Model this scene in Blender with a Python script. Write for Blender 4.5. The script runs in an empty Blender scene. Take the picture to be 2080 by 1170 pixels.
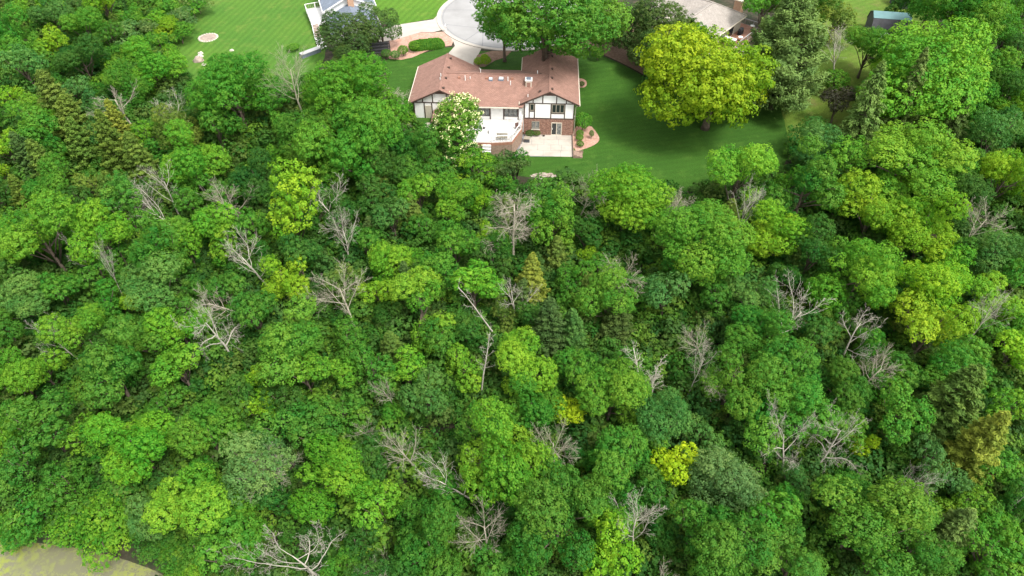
import bpy, bmesh, math, random
import numpy as np
from mathutils import Vector, Matrix

# ------------------------------------------------------------------ camera, sky, sun, exposure
scene = bpy.context.scene
col = scene.collection
FPX, PITCH, HC = 1430.0, math.radians(45), 57.5          # focal length in photo pixels, tilt, height over the patio
cam_d = bpy.data.cameras.new('camera'); cam = bpy.data.objects.new('camera', cam_d); col.objects.link(cam)
cam_d.sensor_width = 36; cam_d.lens = 36 * FPX / 2080
cam_d.clip_end = 5000
cam.location = (0, 0, HC); cam.rotation_euler = (math.radians(90) - PITCH, 0, 0)
scene.camera = cam
SUN_EL, SUN_AZ = math.radians(60), math.radians(132)      # azimuth clockwise from +Y
w = bpy.data.worlds.new('World'); scene.world = w; w.use_nodes = True
wn = w.node_tree.nodes; wl = w.node_tree.links
bg = wn['Background']
sky = wn.new('ShaderNodeTexSky'); sky.sky_type = 'NISHITA'; sky.sun_disc = False
sky.sun_elevation = SUN_EL; sky.sun_rotation = SUN_AZ; sky.dust_density = 3.0; sky.air_density = 1.0
hs = wn.new('ShaderNodeHueSaturation'); hs.inputs['Saturation'].default_value = 0.08     # veiled, bright overcast
wl.new(sky.outputs[0], hs.inputs['Color']); wl.new(hs.outputs[0], bg.inputs['Color'])
bg.inputs['Strength'].default_value = 0.15
sd = bpy.data.lights.new('sun', 'SUN'); sd.energy = 1.5; sd.angle = math.radians(13); sd.color = (1, .965, .9)
so = bpy.data.objects.new('sun', sd); col.objects.link(so)
so.rotation_euler = (math.radians(90) - SUN_EL, 0, math.pi - SUN_AZ)   # shines from azimuth SUN_AZ
scene.view_settings.view_transform = 'Standard'; scene.view_settings.look = 'None'
scene.view_settings.gamma = 1; scene.view_settings.use_curve_mapping = False
scene.view_settings.exposure = 1.32

R = random.Random(7)
NR = np.random.default_rng(11)

# ------------------------------------------------------------------ terrain function and pixel -> ground helpers
def sst(t):
    t = np.clip(t, 0, 1); return t * t * (3 - 2 * t)
def hgt(x, y):
    x = np.asarray(x, float); y = np.asarray(y, float)
    s = np.clip((82 - y) / 56, 0, 1.15)
    base = -6.0 * s * (0.55 + 0.45 * s)
    k = sst((x + 4.5) / 6.0)                       # 0 left of the deck, 1 by the patio
    y0 = 77 * (1 - k) + 92 * k; L = 11.5 * (1 - k) + 16 * k
    up = 2.4 * sst((y - y0) / L)
    roll = .35 * np.sin(x * .11 + 1.3) * np.sin(y * .09) * sst((78 - y) / 20)
    far = sst((-30 - x) / 25) * -0.9 * sst((y - 78) / 10)
    h = base + up + roll + far
    d = np.hypot((x + 50) / 21.5, (y - 19) / 11.5)        # the pond's bowl
    return h - 3.0 * sst((1.25 - d) / .6)
def pix(px, py, z=0.):
    a = (px - 1040) / FPX; b = (585 - py) / FPX; c, s = math.cos(PITCH), math.sin(PITCH)
    t = (z - HC) / (-s + b * c)
    return a * t, (c + b * s) * t
def proj(x, y, z):
    c, s = math.cos(PITCH), math.sin(PITCH); z = z - HC
    d = y * c - z * s
    return 1040 + FPX * x / d, 585 - FPX * (y * s + z * c) / d, d
def grd(px, py, dz=0.):
    z = 0.
    for _ in range(25):
        x, y = pix(px, py, z + dz); z = .5 * z + .5 * float(hgt(x, y))
    return x, y, z
def inpoly(x, y, P):
    c = False; n = len(P); j = n - 1
    for i in range(n):
        xi, yi = P[i][0], P[i][1]; xj, yj = P[j][0], P[j][1]
        if (yi > y) != (yj > y) and x < (xj - xi) * (y - yi) / (yj - yi) + xi: c = not c
        j = i
    return c

# ------------------------------------------------------------------ materials
def M(name):
    m = bpy.data.materials.new(name); m.use_nodes = True
    n = m.node_tree.nodes; return m, n, m.node_tree.links, n['Principled BSDF']
def mixc(n, l, fac, a, b, mode='MIX'):
    x = n.new('ShaderNodeMix'); x.data_type = 'RGBA'; x.blend_type = mode
    for sock, v in ((x.inputs[0], fac), (x.inputs[6], a), (x.inputs[7], b)):
        if hasattr(v, 'is_output'): l.new(v, sock)
        elif isinstance(v, (int, float)): sock.default_value = v
        else: sock.default_value = (*v, 1)
    return x.outputs[2]
def noise(n, l, scale, detail=4, rough=.55, vec=None):
    t = n.new('ShaderNodeTexNoise'); t.inputs['Scale'].default_value = scale
    t.inputs['Detail'].default_value = detail; t.inputs['Roughness'].default_value = rough
    if vec is None:
        vec = n.new('ShaderNodeTexCoord').outputs['Object']
    l.new(vec, t.inputs['Vector']); return t.outputs['Fac']
def rng_(n, l, v, a, b, c, d):
    r = n.new('ShaderNodeMapRange'); l.new(v, r.inputs[0])
    for i, q in enumerate((a, b, c, d)): r.inputs[i + 1].default_value = q
    return r.outputs[0]
def bump(n, l, p, h, dist, strength=1.):
    b = n.new('ShaderNodeBump'); b.inputs['Distance'].default_value = dist; b.inputs['Strength'].default_value = strength
    l.new(h, b.inputs['Height']); l.new(b.outputs[0], p.inputs['Normal'])
def noisy(name, c1, c2, scale, rough=.85, bd=.02, scale2=None, c3=None, spec=.3):
    m, n, l, p = M(name)
    f = noise(n, l, scale); f = rng_(n, l, f, .35, .65, 0, 1)
    c = mixc(n, l, f, c1, c2)
    if c3:
        g = rng_(n, l, noise(n, l, scale2, 5, .6), .48, .68, 0, 1); c = mixc(n, l, g, c, c3)
    l.new(c, p.inputs['Base Color']); p.inputs['Roughness'].default_value = rough
    p.inputs['Specular IOR Level'].default_value = spec
    if bd: bump(n, l, p, noise(n, l, scale * 6, 3), bd)
    return m
MT = {}
MT['soil'] = noisy('forest_floor', (.035, .028, .016), (.02, .032, .011), .35, bd=.1, scale2=.9, c3=(.07, .055, .035))
def lawn_mat(name, ca, cb, cc, ang, stripe=.25, wl_=1.1):
    m, n, l, p = M(name)
    tc = n.new('ShaderNodeTexCoord'); mp = n.new('ShaderNodeMapping'); mp.inputs['Rotation'].default_value = (0, 0, ang)
    l.new(tc.outputs['Object'], mp.inputs[0])
    wv = n.new('ShaderNodeTexWave'); wv.inputs['Scale'].default_value = .31 / wl_; wv.inputs['Distortion'].default_value = 1.2
    wv.inputs['Detail'].default_value = 2; wv.inputs['Detail Scale'].default_value = .7
    l.new(mp.outputs[0], wv.inputs['Vector'])
    f = rng_(n, l, noise(n, l, .13, 5, .6), .35, .68, 0, 1)
    c = mixc(n, l, f, ca, cb)
    g = rng_(n, l, noise(n, l, .42, 5, .65), .52, .74, 0, .8)
    c = mixc(n, l, g, c, cc)
    st = rng_(n, l, wv.outputs['Fac'], 0, 1, 1 - stripe, 1 + stripe)
    fine = rng_(n, l, noise(n, l, 5.5, 3, .7), .3, .7, .78, 1.22)
    mm = n.new('ShaderNodeMath'); mm.operation = 'MULTIPLY'; l.new(st, mm.inputs[0]); l.new(fine, mm.inputs[1])
    vm = n.new('ShaderNodeVectorMath'); vm.operation = 'SCALE'; l.new(c, vm.inputs[0]); l.new(mm.outputs[0], vm.inputs['Scale'])
    l.new(vm.outputs[0], p.inputs['Base Color']); p.inputs['Roughness'].default_value = .9
    p.inputs['Specular IOR Level'].default_value = .15
    bump(n, l, p, noise(n, l, 9, 3), .06)
    return m
MT['lawn_main'] = lawn_mat('lawn_rich', (.030, .085, .010), (.040, .105, .012), (.062, .130, .018), math.radians(78), .05, 1.1)
MT['lawn_left'] = lawn_mat('lawn_bright', (.054, .140, .018), (.074, .160, .02), (.125, .178, .034), math.radians(12), .10, 1.2)
MT['lawn_top'] = lawn_mat('lawn_green', (.066, .155, .016), (.085, .18, .018), (.12, .19, .028), math.radians(20), .1, 1.2)
MT['lawn_dry'] = lawn_mat('lawn_dry', (.075, .15, .018), (.12, .17, .025), (.15, .13, .05), math.radians(60), .06, 1.2)
MT['concrete'] = noisy('concrete_pale', (.44, .40, .35), (.40, .36, .315), .8, bd=.01, scale2=.25, c3=(.34, .31, .27))
MT['patio'] = noisy('patio_concrete', (.40, .36, .31), (.45, .405, .35), 1.1, bd=.006, scale2=.4, c3=(.345, .31, .265))
MT['street'] = noisy('street_concrete', (.31, .305, .30), (.285, .28, .275), .5, bd=.01, scale2=.17, c3=(.25, .245, .24))
MT['tar'] = noisy('tar', (.16, .16, .17), (.22, .22, .23), 2, bd=0)
MT['pink'] = noisy('pink_gravel', (.42, .23, .17), (.52, .33, .26), 3.5, bd=.05, scale2=.7, c3=(.35, .20, .14))
MT['mulch'] = noisy('mulch', (.17, .10, .065), (.25, .16, .11), 3, bd=.06)
MT['sand'] = noisy('fire_pit_ash', (.38, .31, .25), (.26, .20, .17), 2, bd=.04)
MT['stone'] = noisy('limestone', (.55, .50, .42), (.42, .38, .32), 2.5, bd=.04)
def shingles(name, c1, c2, row=.16):
    m, n, l, p = M(name)
    tc = n.new('ShaderNodeTexCoord')
    br = n.new('ShaderNodeTexBrick'); br.inputs['Scale'].default_value = 1
    br.inputs['Brick Width'].default_value = .34; br.inputs['Row Height'].default_value = row
    br.inputs['Mortar Size'].default_value = .012; br.inputs['Color1'].default_value = (*c1, 1); br.inputs['Color2'].default_value = (*c2, 1)
    br.inputs['Mortar'].default_value = (c1[0] * .55, c1[1] * .55, c1[2] * .55, 1)
    l.new(tc.outputs['Object'], br.inputs['Vector'])
    f = rng_(n, l, noise(n, l, 1.1, 6, .7), .3, .7, .82, 1.16)
    g = rng_(n, l, noise(n, l, 7, 3, .7), .3, .7, .86, 1.14)
    mm = n.new('ShaderNodeMath'); mm.operation = 'MULTIPLY'; l.new(f, mm.inputs[0]); l.new(g, mm.inputs[1])
    vm = n.new('ShaderNodeVectorMath'); vm.operation = 'SCALE'; l.new(br.outputs[0], vm.inputs[0]); l.new(mm.outputs[0], vm.inputs['Scale'])
    l.new(vm.outputs[0], p.inputs['Base Color']); p.inputs['Roughness'].default_value = .9
    bump(n, l, p, br.outputs['Fac'], .02, -1)
    return m
MT['roof'] = shingles('shingles_rust', (.245, .132, .10), (.295, .166, .128))
MT['roof_tan'] = shingles('shingles_tan', (.30, .265, .235), (.345, .31, .275))
MT['roof_blue'] = shingles('shingles_slate', (.15, .18, .23), (.18, .21, .26))
def bricks():
    m, n, l, p = M('brick_multi')
    tc = n.new('ShaderNodeTexCoord'); mp = n.new('ShaderNodeMapping'); mp.inputs['Rotation'].default_value = (math.radians(90), 0, 0)
    l.new(tc.outputs['Object'], mp.inputs[0])
    br = n.new('ShaderNodeTexBrick'); br.inputs['Scale'].default_value = 1
    br.inputs['Brick Width'].default_value = .24; br.inputs['Row Height'].default_value = .09; br.inputs['Mortar Size'].default_value = .010
    br.inputs['Color1'].default_value = (.20, .075, .045, 1); br.inputs['Color2'].default_value = (.34, .15, .09, 1); br.inputs['Mortar'].default_value = (.36, .31, .26, 1)
    l.new(mp.outputs[0], br.inputs['Vector'])
    f = rng_(n, l, noise(n, l, 4.5, 2), .38, .62, 0, .75)
    c = mixc(n, l, f, br.outputs[0], (.12, .055, .04))
    l.new(c, p.inputs['Base Color']); p.inputs['Roughness'].default_value = .85
    bump(n, l, p, br.outputs['Fac'], .015, -1)
    return m
MT['brick'] = bricks()
MT['stucco'] = noisy('white_siding', (.80, .79, .76), (.76, .75, .72), 1.2, .8, .006)
MT['timber'] = noisy('dark_timber', (.055, .035, .028), (.075, .048, .038), 6, .75, .004)
MT['gable'] = noisy('brown_gable', (.11, .06, .05), (.14, .08, .065), 6, .8, .004)
MT['cream'] = noisy('cream_trim', (.66, .58, .47), (.60, .53, .43), 3, .6, 0)
MT['taupe'] = noisy('taupe_frame', (.30, .27, .21), (.26, .23, .18), 5, .6, 0)
MT['wood'] = noisy('red_brown_wood', (.28, .13, .085), (.36, .19, .13), 4, .75, .004)
MT['oldwood'] = noisy('weathered_wood', (.30, .21, .16), (.22, .15, .11), 4, .8, .006)
MT['white'] = noisy('white_paint', (.80, .79, .77), (.75, .74, .72), 3, .55, 0)
MT['grey'] = noisy('grey_paint', (.42, .42, .42), (.36, .36, .36), 3, .6, 0)
MT['deck'] = noisy('pale_deck', (.50, .48, .455), (.55, .53, .505), .9, .7, .003, scale2=.5, c3=(.44, .41, .375))
MT['black'] = noisy('black_paint', (.018, .018, .022), (.03, .03, .035), 3, .6, 0)
MT['charcoal'] = noisy('charcoal_siding', (.055, .055, .06), (.075, .075, .085), 2, .7, .004)
MT['teal'] = noisy('teal_skylit_roof', (.13, .25, .25), (.11, .21, .22), 1, .45, 0)  # sky reflection on the shed's upper slopes, put into the colour
MT['beige'] = noisy('beige_siding', (.52, .47, .39), (.48, .43, .36), 2, .8, .004)
MT['tanbrick'] = noisy('tan_brick', (.42, .25, .16), (.50, .32, .22), 5, .85, .01)
MT['door'] = noisy('beige_door', (.52, .47, .37), (.49, .44, .35), 3, .6, 0)
m, n, l, p = M('window_glass'); p.inputs['Base Color'].default_value = (.022, .026, .028, 1); p.inputs['Roughness'].default_value = .06
p.inputs['Specular IOR Level'].default_value = .6; MT['glass'] = m
m, n, l, p = M('curtained_glass')
f = rng_(n, l, noise(n, l, 3, 2), .4, .6, 0, 1); l.new(mixc(n, l, f, (.10, .11, .11), (.22, .22, .20)), p.inputs['Base Color'])
p.inputs['Roughness'].default_value = .12; MT['curtain'] = m
m, n, l, p = M('lead_metal'); p.inputs['Base Color'].default_value = (.5, .5, .5, 1); p.inputs['Roughness'].default_value = .45; p.inputs['Metallic'].default_value = .6; MT['metal'] = m
# leaves: colour from the object's own colour, varied leaf by leaf and cluster by cluster
def leaf_mat(name, trans=.34, hv=.035, vv=.3, sv=.12, instanced=None):
    m, n, l, p = M(name)
    at = n.new('ShaderNodeAttribute'); at.attribute_name = 'tone'
    oi = n.new('ShaderNodeObjectInfo')
    base = oi.outputs['Color']
    if instanced:
        cr = n.new('ShaderNodeValToRGB'); cr.color_ramp.interpolation = 'LINEAR'
        el = cr.color_ramp.elements
        while len(el) < len(instanced): el.new(.5)
        for i, c in enumerate(instanced): el[i].position = i / (len(instanced) - 1); el[i].color = (*c, 1)
        l.new(oi.outputs['Random'], cr.inputs[0]); base = cr.outputs[0]
    h = n.new('ShaderNodeHueSaturation')
    l.new(base, h.inputs['Color'])
    l.new(rng_(n, l, at.outputs['Fac'], -1, 1, .5 + hv, .5 - hv), h.inputs['Hue'])
    l.new(rng_(n, l, at.outputs['Fac'], -1, 1, 1 - vv, 1 + vv * 1.25), h.inputs['Value'])
    h.inputs['Saturation'].default_value = 1.0
    l.new(h.outputs[0], p.inputs['Base Color']); p.inputs['Roughness'].default_value = .6
    p.inputs['Specular IOR Level'].default_value = .12
    tr = n.new('ShaderNodeBsdfTranslucent')
    tcol = mixc(n, l, 1.0, h.outputs[0], (1.3, 1.3, .45), 'MULTIPLY')
    l.new(tcol, tr.inputs['Color'])
    mx = n.new('ShaderNodeMixShader'); mx.inputs[0].default_value = trans
    l.new(p.outputs[0], mx.inputs[1]); l.new(tr.outputs[0], mx.inputs[2]); l.new(mx.outputs[0], n['Material Output'].inputs['Surface'])
    return m
MT['leaf'] = leaf_mat('leaves')
MT['needle'] = leaf_mat('needles', .15, .02, .3)
MT['under'] = leaf_mat('undergrowth_leaves', .3, .03, .28, instanced=[(.034, .10, .016), (.046, .135, .018), (.062, .172, .02), (.048, .125, .026), (.072, .13, .025), (.095, .21, .02), (.050, .145, .018)])
MT['bark'] = noisy('bark_brown', (.085, .062, .045), (.14, .11, .085), 3, .9, .03)
MT['blossom'] = noisy('cream_blossom', (.62, .62, .26), (.72, .70, .40), 5, .7, 0)
def dead_mat(name, c1, c2):
    return noisy(name, c1, c2, 2.2, .85, .01)
MT['deadtan'] = dead_mat('dead_wood_tan', (.42, .385, .295), (.31, .275, .205))
MT['deadgrey'] = dead_mat('dead_wood_grey', (.48, .45, .37), (.36, .33, .265))
MT['bleached'] = dead_mat('dead_wood_bleached', (.48, .445, .375), (.34, .31, .25))
MT['deadgreen'] = dead_mat('dead_wood_mossy', (.24, .25, .15), (.30, .27, .20))
m, n, l, p = M('pond_water')
f = rng_(n, l, noise(n, l, .35, 5, .6), .34, .54, 0, 1)
g = rng_(n, l, noise(n, l, 1.6, 5, .75), .44, .56, 0, 1)
fg = n.new('ShaderNodeMath'); fg.operation = 'MULTIPLY'; l.new(f, fg.inputs[0]); l.new(g, fg.inputs[1])
l.new(mixc(n, l, fg.outputs[0], (.155, .15, .095), (.205, .235, .04)), p.inputs['Base Color'])
l.new(rng_(n, l, fg.outputs[0], 0, 1, .12, .8), p.inputs['Roughness'])
MT['water'] = m

# ------------------------------------------------------------------ mesh helpers
class MB:
    def __init__(s): s.v = []; s.f = []
    def add(s, vs, fs):
        o = len(s.v); s.v += [tuple(q) for q in vs]; s.f += [tuple(i + o for i in f) for f in fs]; return s
    def box(s, x0, x1, y0, y1, z0, z1):
        return s.add([(x0, y0, z0), (x1, y0, z0), (x1, y1, z0), (x0, y1, z0), (x0, y0, z1), (x1, y0, z1), (x1, y1, z1), (x0, y1, z1)],
                     [(0, 3, 2, 1), (4, 5, 6, 7), (0, 1, 5, 4), (1, 2, 6, 5), (2, 3, 7, 6), (3, 0, 4, 7)])
    def prism(s, poly, ext):                       # closed solid: polygon swept along a vector
        n = len(poly); e = Vector(ext); a = [Vector(q) for q in poly]
        return s.add(a + [q + e for q in a], [tuple(range(n))[::-1], tuple(range(n, 2 * n))] + [(i, (i + 1) % n, n + (i + 1) % n, n + i) for i in range(n)])
    def bar(s, a, b, w, h=None):
        h = h or w; a = Vector(a); b = Vector(b); d = (b - a).normalized()
        up = Vector((0, 0, 1)) if abs(d.z) < .95 else Vector((0, 1, 0))
        r = d.cross(up).normalized() * w / 2; u = r.cross(d).normalized() * h / 2
        return s.prism([a - r - u, a + r - u, a + r + u, a - r + u], b - a)
    def tube(s, pts, rad, k=6):
        o = len(s.v); P = [Vector(q) for q in pts]; n = len(P)
        for i, q in enumerate(P):
            d = (P[min(i + 1, n - 1)] - P[max(i - 1, 0)]).normalized()
            up = Vector((0, 0, 1)) if abs(d.z) < .9 else Vector((1, 0, 0))
            r = d.cross(up).normalized(); u = r.cross(d)
            for j in range(k):
                t = 2 * math.pi * j / k; s.v.append(tuple(q + (r * math.cos(t) + u * math.sin(t)) * rad[i]))
        for i in range(n - 1):
            for j in range(k):
                s.f.append((o + i * k + j, o + i * k + (j + 1) % k, o + (i + 1) * k + (j + 1) % k, o + (i + 1) * k + j))
        s.f.append(tuple(o + (n - 1) * k + j for j in range(k))); s.f.append(tuple(o + j for j in range(k))[::-1]); return s
    def dome(s, c, rx, ry, rz, rings=5, k=14, jit=0, rnd=None):
        o = len(s.v); c = Vector(c)
        for i in range(rings):
            t = math.pi / 2 * i / rings
            for j in range(k):
                a = 2 * math.pi * j / k; q = 1 + (rnd.uniform(-jit, jit) if rnd else 0)
                s.v.append((c.x + rx * math.cos(t) * math.cos(a) * q, c.y + ry * math.cos(t) * math.sin(a) * q, c.z + rz * math.sin(t) * q))
        s.v.append((c.x, c.y, c.z + rz))
        for i in range(rings - 1):
            for j in range(k): s.f.append((o + i * k + j, o + i * k + (j + 1) % k, o + (i + 1) * k + (j + 1) % k, o + (i + 1) * k + j))
        t = o + rings * k
        for j in range(k): s.f.append((o + (rings - 1) * k + j, o + (rings - 1) * k + (j + 1) % k, t))
        s.f.append(tuple(o + j for j in range(k))[::-1]); return s
    def mesh(s, name, mat=None, smooth=False):
        me = bpy.data.meshes.new(name); me.from_pydata(s.v, [], s.f)
        if mat: me.materials.append(MT[mat] if isinstance(mat, str) else mat)
        if smooth: me.polygons.foreach_set('use_smooth', [True] * len(me.polygons))
        me.update(); return me
    def build(s, name, mat, parent=None, smooth=False): return link(name, s.mesh(name, mat, smooth), parent)
def link(name, me, parent=None):
    o = bpy.data.objects.new(name, me); col.objects.link(o)
    if parent: o.parent = parent
    return o
def tag(o, label, cat, group=None):
    o['label'] = label; o['category'] = cat
    if group: o['group'] = group
    return o
def thing(name, label, cat, loc=(0, 0, 0), rz=0., group=None):
    o = link(name, None); o.location = loc; o.rotation_euler = (0, 0, rz); return tag(o, label, cat, group)
def struct(o): o['kind'] = 'structure'; return o

# ------------------------------------------------------------------ ground
xs = np.concatenate([[-1500, -700, -350, -200, -150], np.arange(-125, 126, 1.0), [150, 200, 350, 700, 1500]])
ys = np.concatenate([[-400, -150, -60, -25, -8], np.arange(0, 161, 1.0), [175, 200, 260, 400, 800, 1600, 2500]])
X, Y = np.meshgrid(xs, ys); Z = hgt(X, Y)
V = np.stack([X, Y, Z], -1).reshape(-1, 3); nx, ny = len(xs), len(ys)
I = np.arange(nx * ny).reshape(ny, nx)
Fq = np.stack([I[:-1, :-1], I[:-1, 1:], I[1:, 1:], I[1:, :-1]], -1).reshape(-1, 4)
me = bpy.data.meshes.new('ground'); me.from_pydata(V.tolist(), [], Fq.tolist()); me.materials.append(MT['soil'])
me.polygons.foreach_set('use_smooth', [True] * len(me.polygons)); me.update()
struct(link('ground', me))
def drape(name, poly, mat, dz, step=1.0, thick=0.):
    """a sheet with the outline poly (world x, y) that follows the ground"""
    bm = bmesh.new(); bm.faces.new([bm.verts.new((q[0], q[1], 0)) for q in poly])
    xs_ = [q[0] for q in poly]; ys_ = [q[1] for q in poly]
    for ax, lo, hi in ((0, min(xs_), max(xs_)), (1, min(ys_), max(ys_))):
        t = math.floor(lo) + step
        while t < hi:
            co = [0, 0, 0]; co[ax] = t; no = [0, 0, 0]; no[ax] = 1
            bmesh.ops.bisect_plane(bm, geom=bm.verts[:] + bm.edges[:] + bm.faces[:], plane_co=co, plane_no=no); t += step
    for v in bm.verts: v.co.z = float(hgt(v.co.x, v.co.y)) + dz
    for f in bm.faces:
        if f.normal.z < 0: f.normal_flip()
        f.smooth = True
    bmesh.ops.recalc_face_normals(bm, faces=bm.faces)
    if sum(f.normal.z for f in bm.faces) < 0: bmesh.ops.reverse_faces(bm, faces=bm.faces)
    me = bpy.data.meshes.new(name); bm.to_mesh(me); bm.free(); me.materials.append(MT[mat]); return struct(link(name, me))
def gpoly(pts, smooth=0):
    P = [grd(*q)[:2] for q in pts]
    for _ in range(smooth):
        Q = []
        for i in range(len(P)):
            a, b = P[i], P[(i + 1) % len(P)]
            Q += [(a[0] * .75 + b[0] * .25, a[1] * .75 + b[1] * .25), (a[0] * .25 + b[0] * .75, a[1] * .25 + b[1] * .75)]
        P = Q
    return P
PX_LAWN_L = [(425, -70), (400, 20), (355, 80), (335, 115), (380, 165), (480, 205), (600, 190), (665, 125), (655, 70), (640, -70)]
PX_LAWN_M = [(780, 105), (850, 112), (916, 92), (1000, 108), (1150, 92), (1200, 104), (1265, 132), (1335, 172), (1480, 190), (1615, 215), (1610, 300), (1580, 360), (1400, 395), (1250, 375), (1110, 365), (1000, 350), (920, 330), (840, 300), (790, 200)]
PX_LAWN_T = [(740, -60), (960, -60), (905, 20), (880, 38), (800, 52), (740, 30)]
PX_LAWN_R = [(1610, 330), (1590, 215), (1540, 130), (1600, 60), (1640, -60), (1960, -60), (1900, 60), (1830, 160), (2150, 230), (2150, 330), (1900, 300), (1740, 310)]
drape('lawn', gpoly(PX_LAWN_L, 2), 'lawn_left', .03)
drape('lawn', gpoly(PX_LAWN_M, 1), 'lawn_main', .03)
drape('lawn', gpoly(PX_LAWN_T, 0), 'lawn_top', .034)
drape('lawn', gpoly(PX_LAWN_R, 1), 'lawn_dry', .038)

drape('meadow', [(-125, 139), (125, 139), (125, 400), (-125, 400)], 'lawn_dry', .045, 6.0)      # grass beyond the gardens

# street: turning circle with a kerb, tar seams, drives and beds
CUX, CUY, CUR = 0.0, 124.4, 12.8
def ring(r, a0=0, a1=360, n=72): return [(CUX + r * math.cos(math.radians(a0 + (a1 - a0) * i / n)), CUY + r * math.sin(math.radians(a0 + (a1 - a0) * i / n))) for i in range(n + (a1 - a0 < 360))]
road = ring(CUR, 90 + 24, 360 + 90 - 24, 80) + [(5.2, 200), (-5.2, 200)]
st = drape('street', road, 'street', .07)
kerbp = ring(CUR, 114, 426, 80); kerbq = ring(CUR + .75, 114, 426, 80)
kb = MB()
for i in range(80):
    a, b, c, d = kerbp[i], kerbp[i + 1], kerbq[i + 1], kerbq[i]
    zs = [float(hgt(*q)) for q in (a, b, c, d)]
    lo = [(q[0], q[1], z - .2) for q, z in zip((a, b, c, d), zs)]; hi = [(q[0], q[1], z + hh) for q, z, hh in zip((a, b, c, d), zs, (.10, .10, .17, .17))]
    kb.add(lo + hi, [(0, 3, 2, 1), (4, 5, 6, 7), (0, 1, 5, 4), (2, 3, 7, 6)] + ([(3, 0, 4, 7)] if i == 0 else []) + ([(1, 2, 6, 5)] if i == 79 else []))
struct(kb.build('kerb', 'concrete'))
def seam(pts):
    b = MB()
    for (x0, y0), (x1, y1) in zip(pts[:-1], pts[1:]):
        n_ = max(1, int(math.hypot(x1 - x0, y1 - y0)))
        for i in range(n_):
            t0, t1 = i / n_, (i + 1) / n_; d = Vector((x1 - x0, y1 - y0, 0)).normalized(); s_ = Vector((-d.y, d.x, 0)) * .05
            a = Vector((x0 + (x1 - x0) * t0, y0 + (y1 - y0) * t0, 0)); c = Vector((x0 + (x1 - x0) * t1, y0 + (y1 - y0) * t1, 0))
            vs = [a - s_, c - s_, c + s_, a + s_]
            for q in vs: q.z = float(hgt(q.x, q.y)) + .077
            b.add(vs, [(0, 1, 2, 3)])
    o = b.build('tar_seam', 'tar', st); return o
for s_ in ([(-12.2, 121), (-8, 120), (-5, 119.4)], [(-5, 131), (-5, 112.6)], [(-12, 127), (0, 126.5), (12.4, 126)], [(-5, 119.4), (5, 119), (12, 120)], [(5, 131), (5, 112.8)], [(-8, 114.6), (-5, 119.4)], [(-5.2, 136.5), (5.2, 136.5)]): seam(s_)
seam(ring(CUR - .35, 116, 424, 60))
def dr(name, px, mat, dz, sm=0): return drape(name, gpoly(px, sm), mat, dz)
dr('driveway', [(898, 57), (907, 68), (921, 85), (924, 94), (908, 112), (900, 130), (965, 140), (966, 122), (979, 97), (958, 92), (930, 80), (912, 66)], 'concrete', .055)
dr('driveway', [(770, 66), (800, 52), (880, 40), (893, 27), (897, 42), (903, 60), (880, 66), (855, 66), (800, 82), (770, 86)], 'concrete', .06)
dr('planting_bed', [(788, 84), (855, 66.5), (880, 66.5), (905, 64), (921, 84), (917, 93), (890, 97), (868, 104), (838, 117), (815, 122), (790, 120)], 'pink', .05)
dr('planting_bed', [(961, 128), (970, 112), (998, 104), (1040, 104), (1028, 116), (1005, 124), (985, 136), (965, 138)], 'mulch', .06)
dr('planting_bed', [(1150, 88), (1200, 100), (1270, 132), (1335, 168), (1360, 160), (1400, 110), (1380, 60), (1250, 40), (1150, 60)], 'mulch', .045)
dr('planting_bed', [(1172, 160), (1184, 160), (1193, 167), (1190, 178), (1174, 179)], 'pink', .06, 1)
dr('planting_bed', [(1162, 258), (1199, 254), (1212, 270), (1219, 283), (1212, 293), (1192, 302), (1163, 310)], 'pink', .07, 1)
dr('planting_bed', [(975, 288), (1000, 298), (1030, 303), (1046, 312), (1020, 312), (990, 302), (970, 296)], 'pink', .06)
# pond
me_ = MB(); n_ = 60
me_.add([(-50 + 24 * math.cos(2 * math.pi * i / n_), 19 + 14.5 * math.sin(2 * math.pi * i / n_), -6.55) for i in range(n_)], [tuple(range(n_))])
struct(me_.build('pond_water', 'water'))

# ------------------------------------------------------------------ the half-timbered house (local u to the right, v away from the camera)
HO = pix(1064, 273, 0); HROT = math.radians(-2.5)
def hw(u, v): return HO[0] + u * math.cos(HROT) - v * math.sin(HROT), HO[1] + u * math.sin(HROT) + v * math.cos(HROT)
house = thing('half_timbered_house', 'white half-timbered house with brick basement and rust-red shingle roof', 'house', (HO[0], HO[1], 0), HROT)
def part(name, mat, b, parent=house, smooth=False): return b.build(name, mat, parent, smooth)
# walls
part('wall', 'stucco', MB().prism([(0, 0, 2.6), (7.2, 0, 2.6), (7.2, 0, 5.25), (3.6, 0, 6.95), (0, 0, 5.25)], (0, 13.2, 0)))
part('brick_wall', 'brick', MB().box(-.03, 7.23, -.03, 13.23, -.4, 2.68))
part('wall', 'stucco', MB().box(-8.2, .02, 0.02, 9.2, .4, 4.95))
part('wall', 'stucco', MB().prism([(-15.9, -.02, .6), (-8.0, -.02, .6), (-8.0, -.02, 5.0), (-11.94, -.02, 6.85), (-15.9, -.02, 5.0)], (0, 10.2, 0)))
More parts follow.
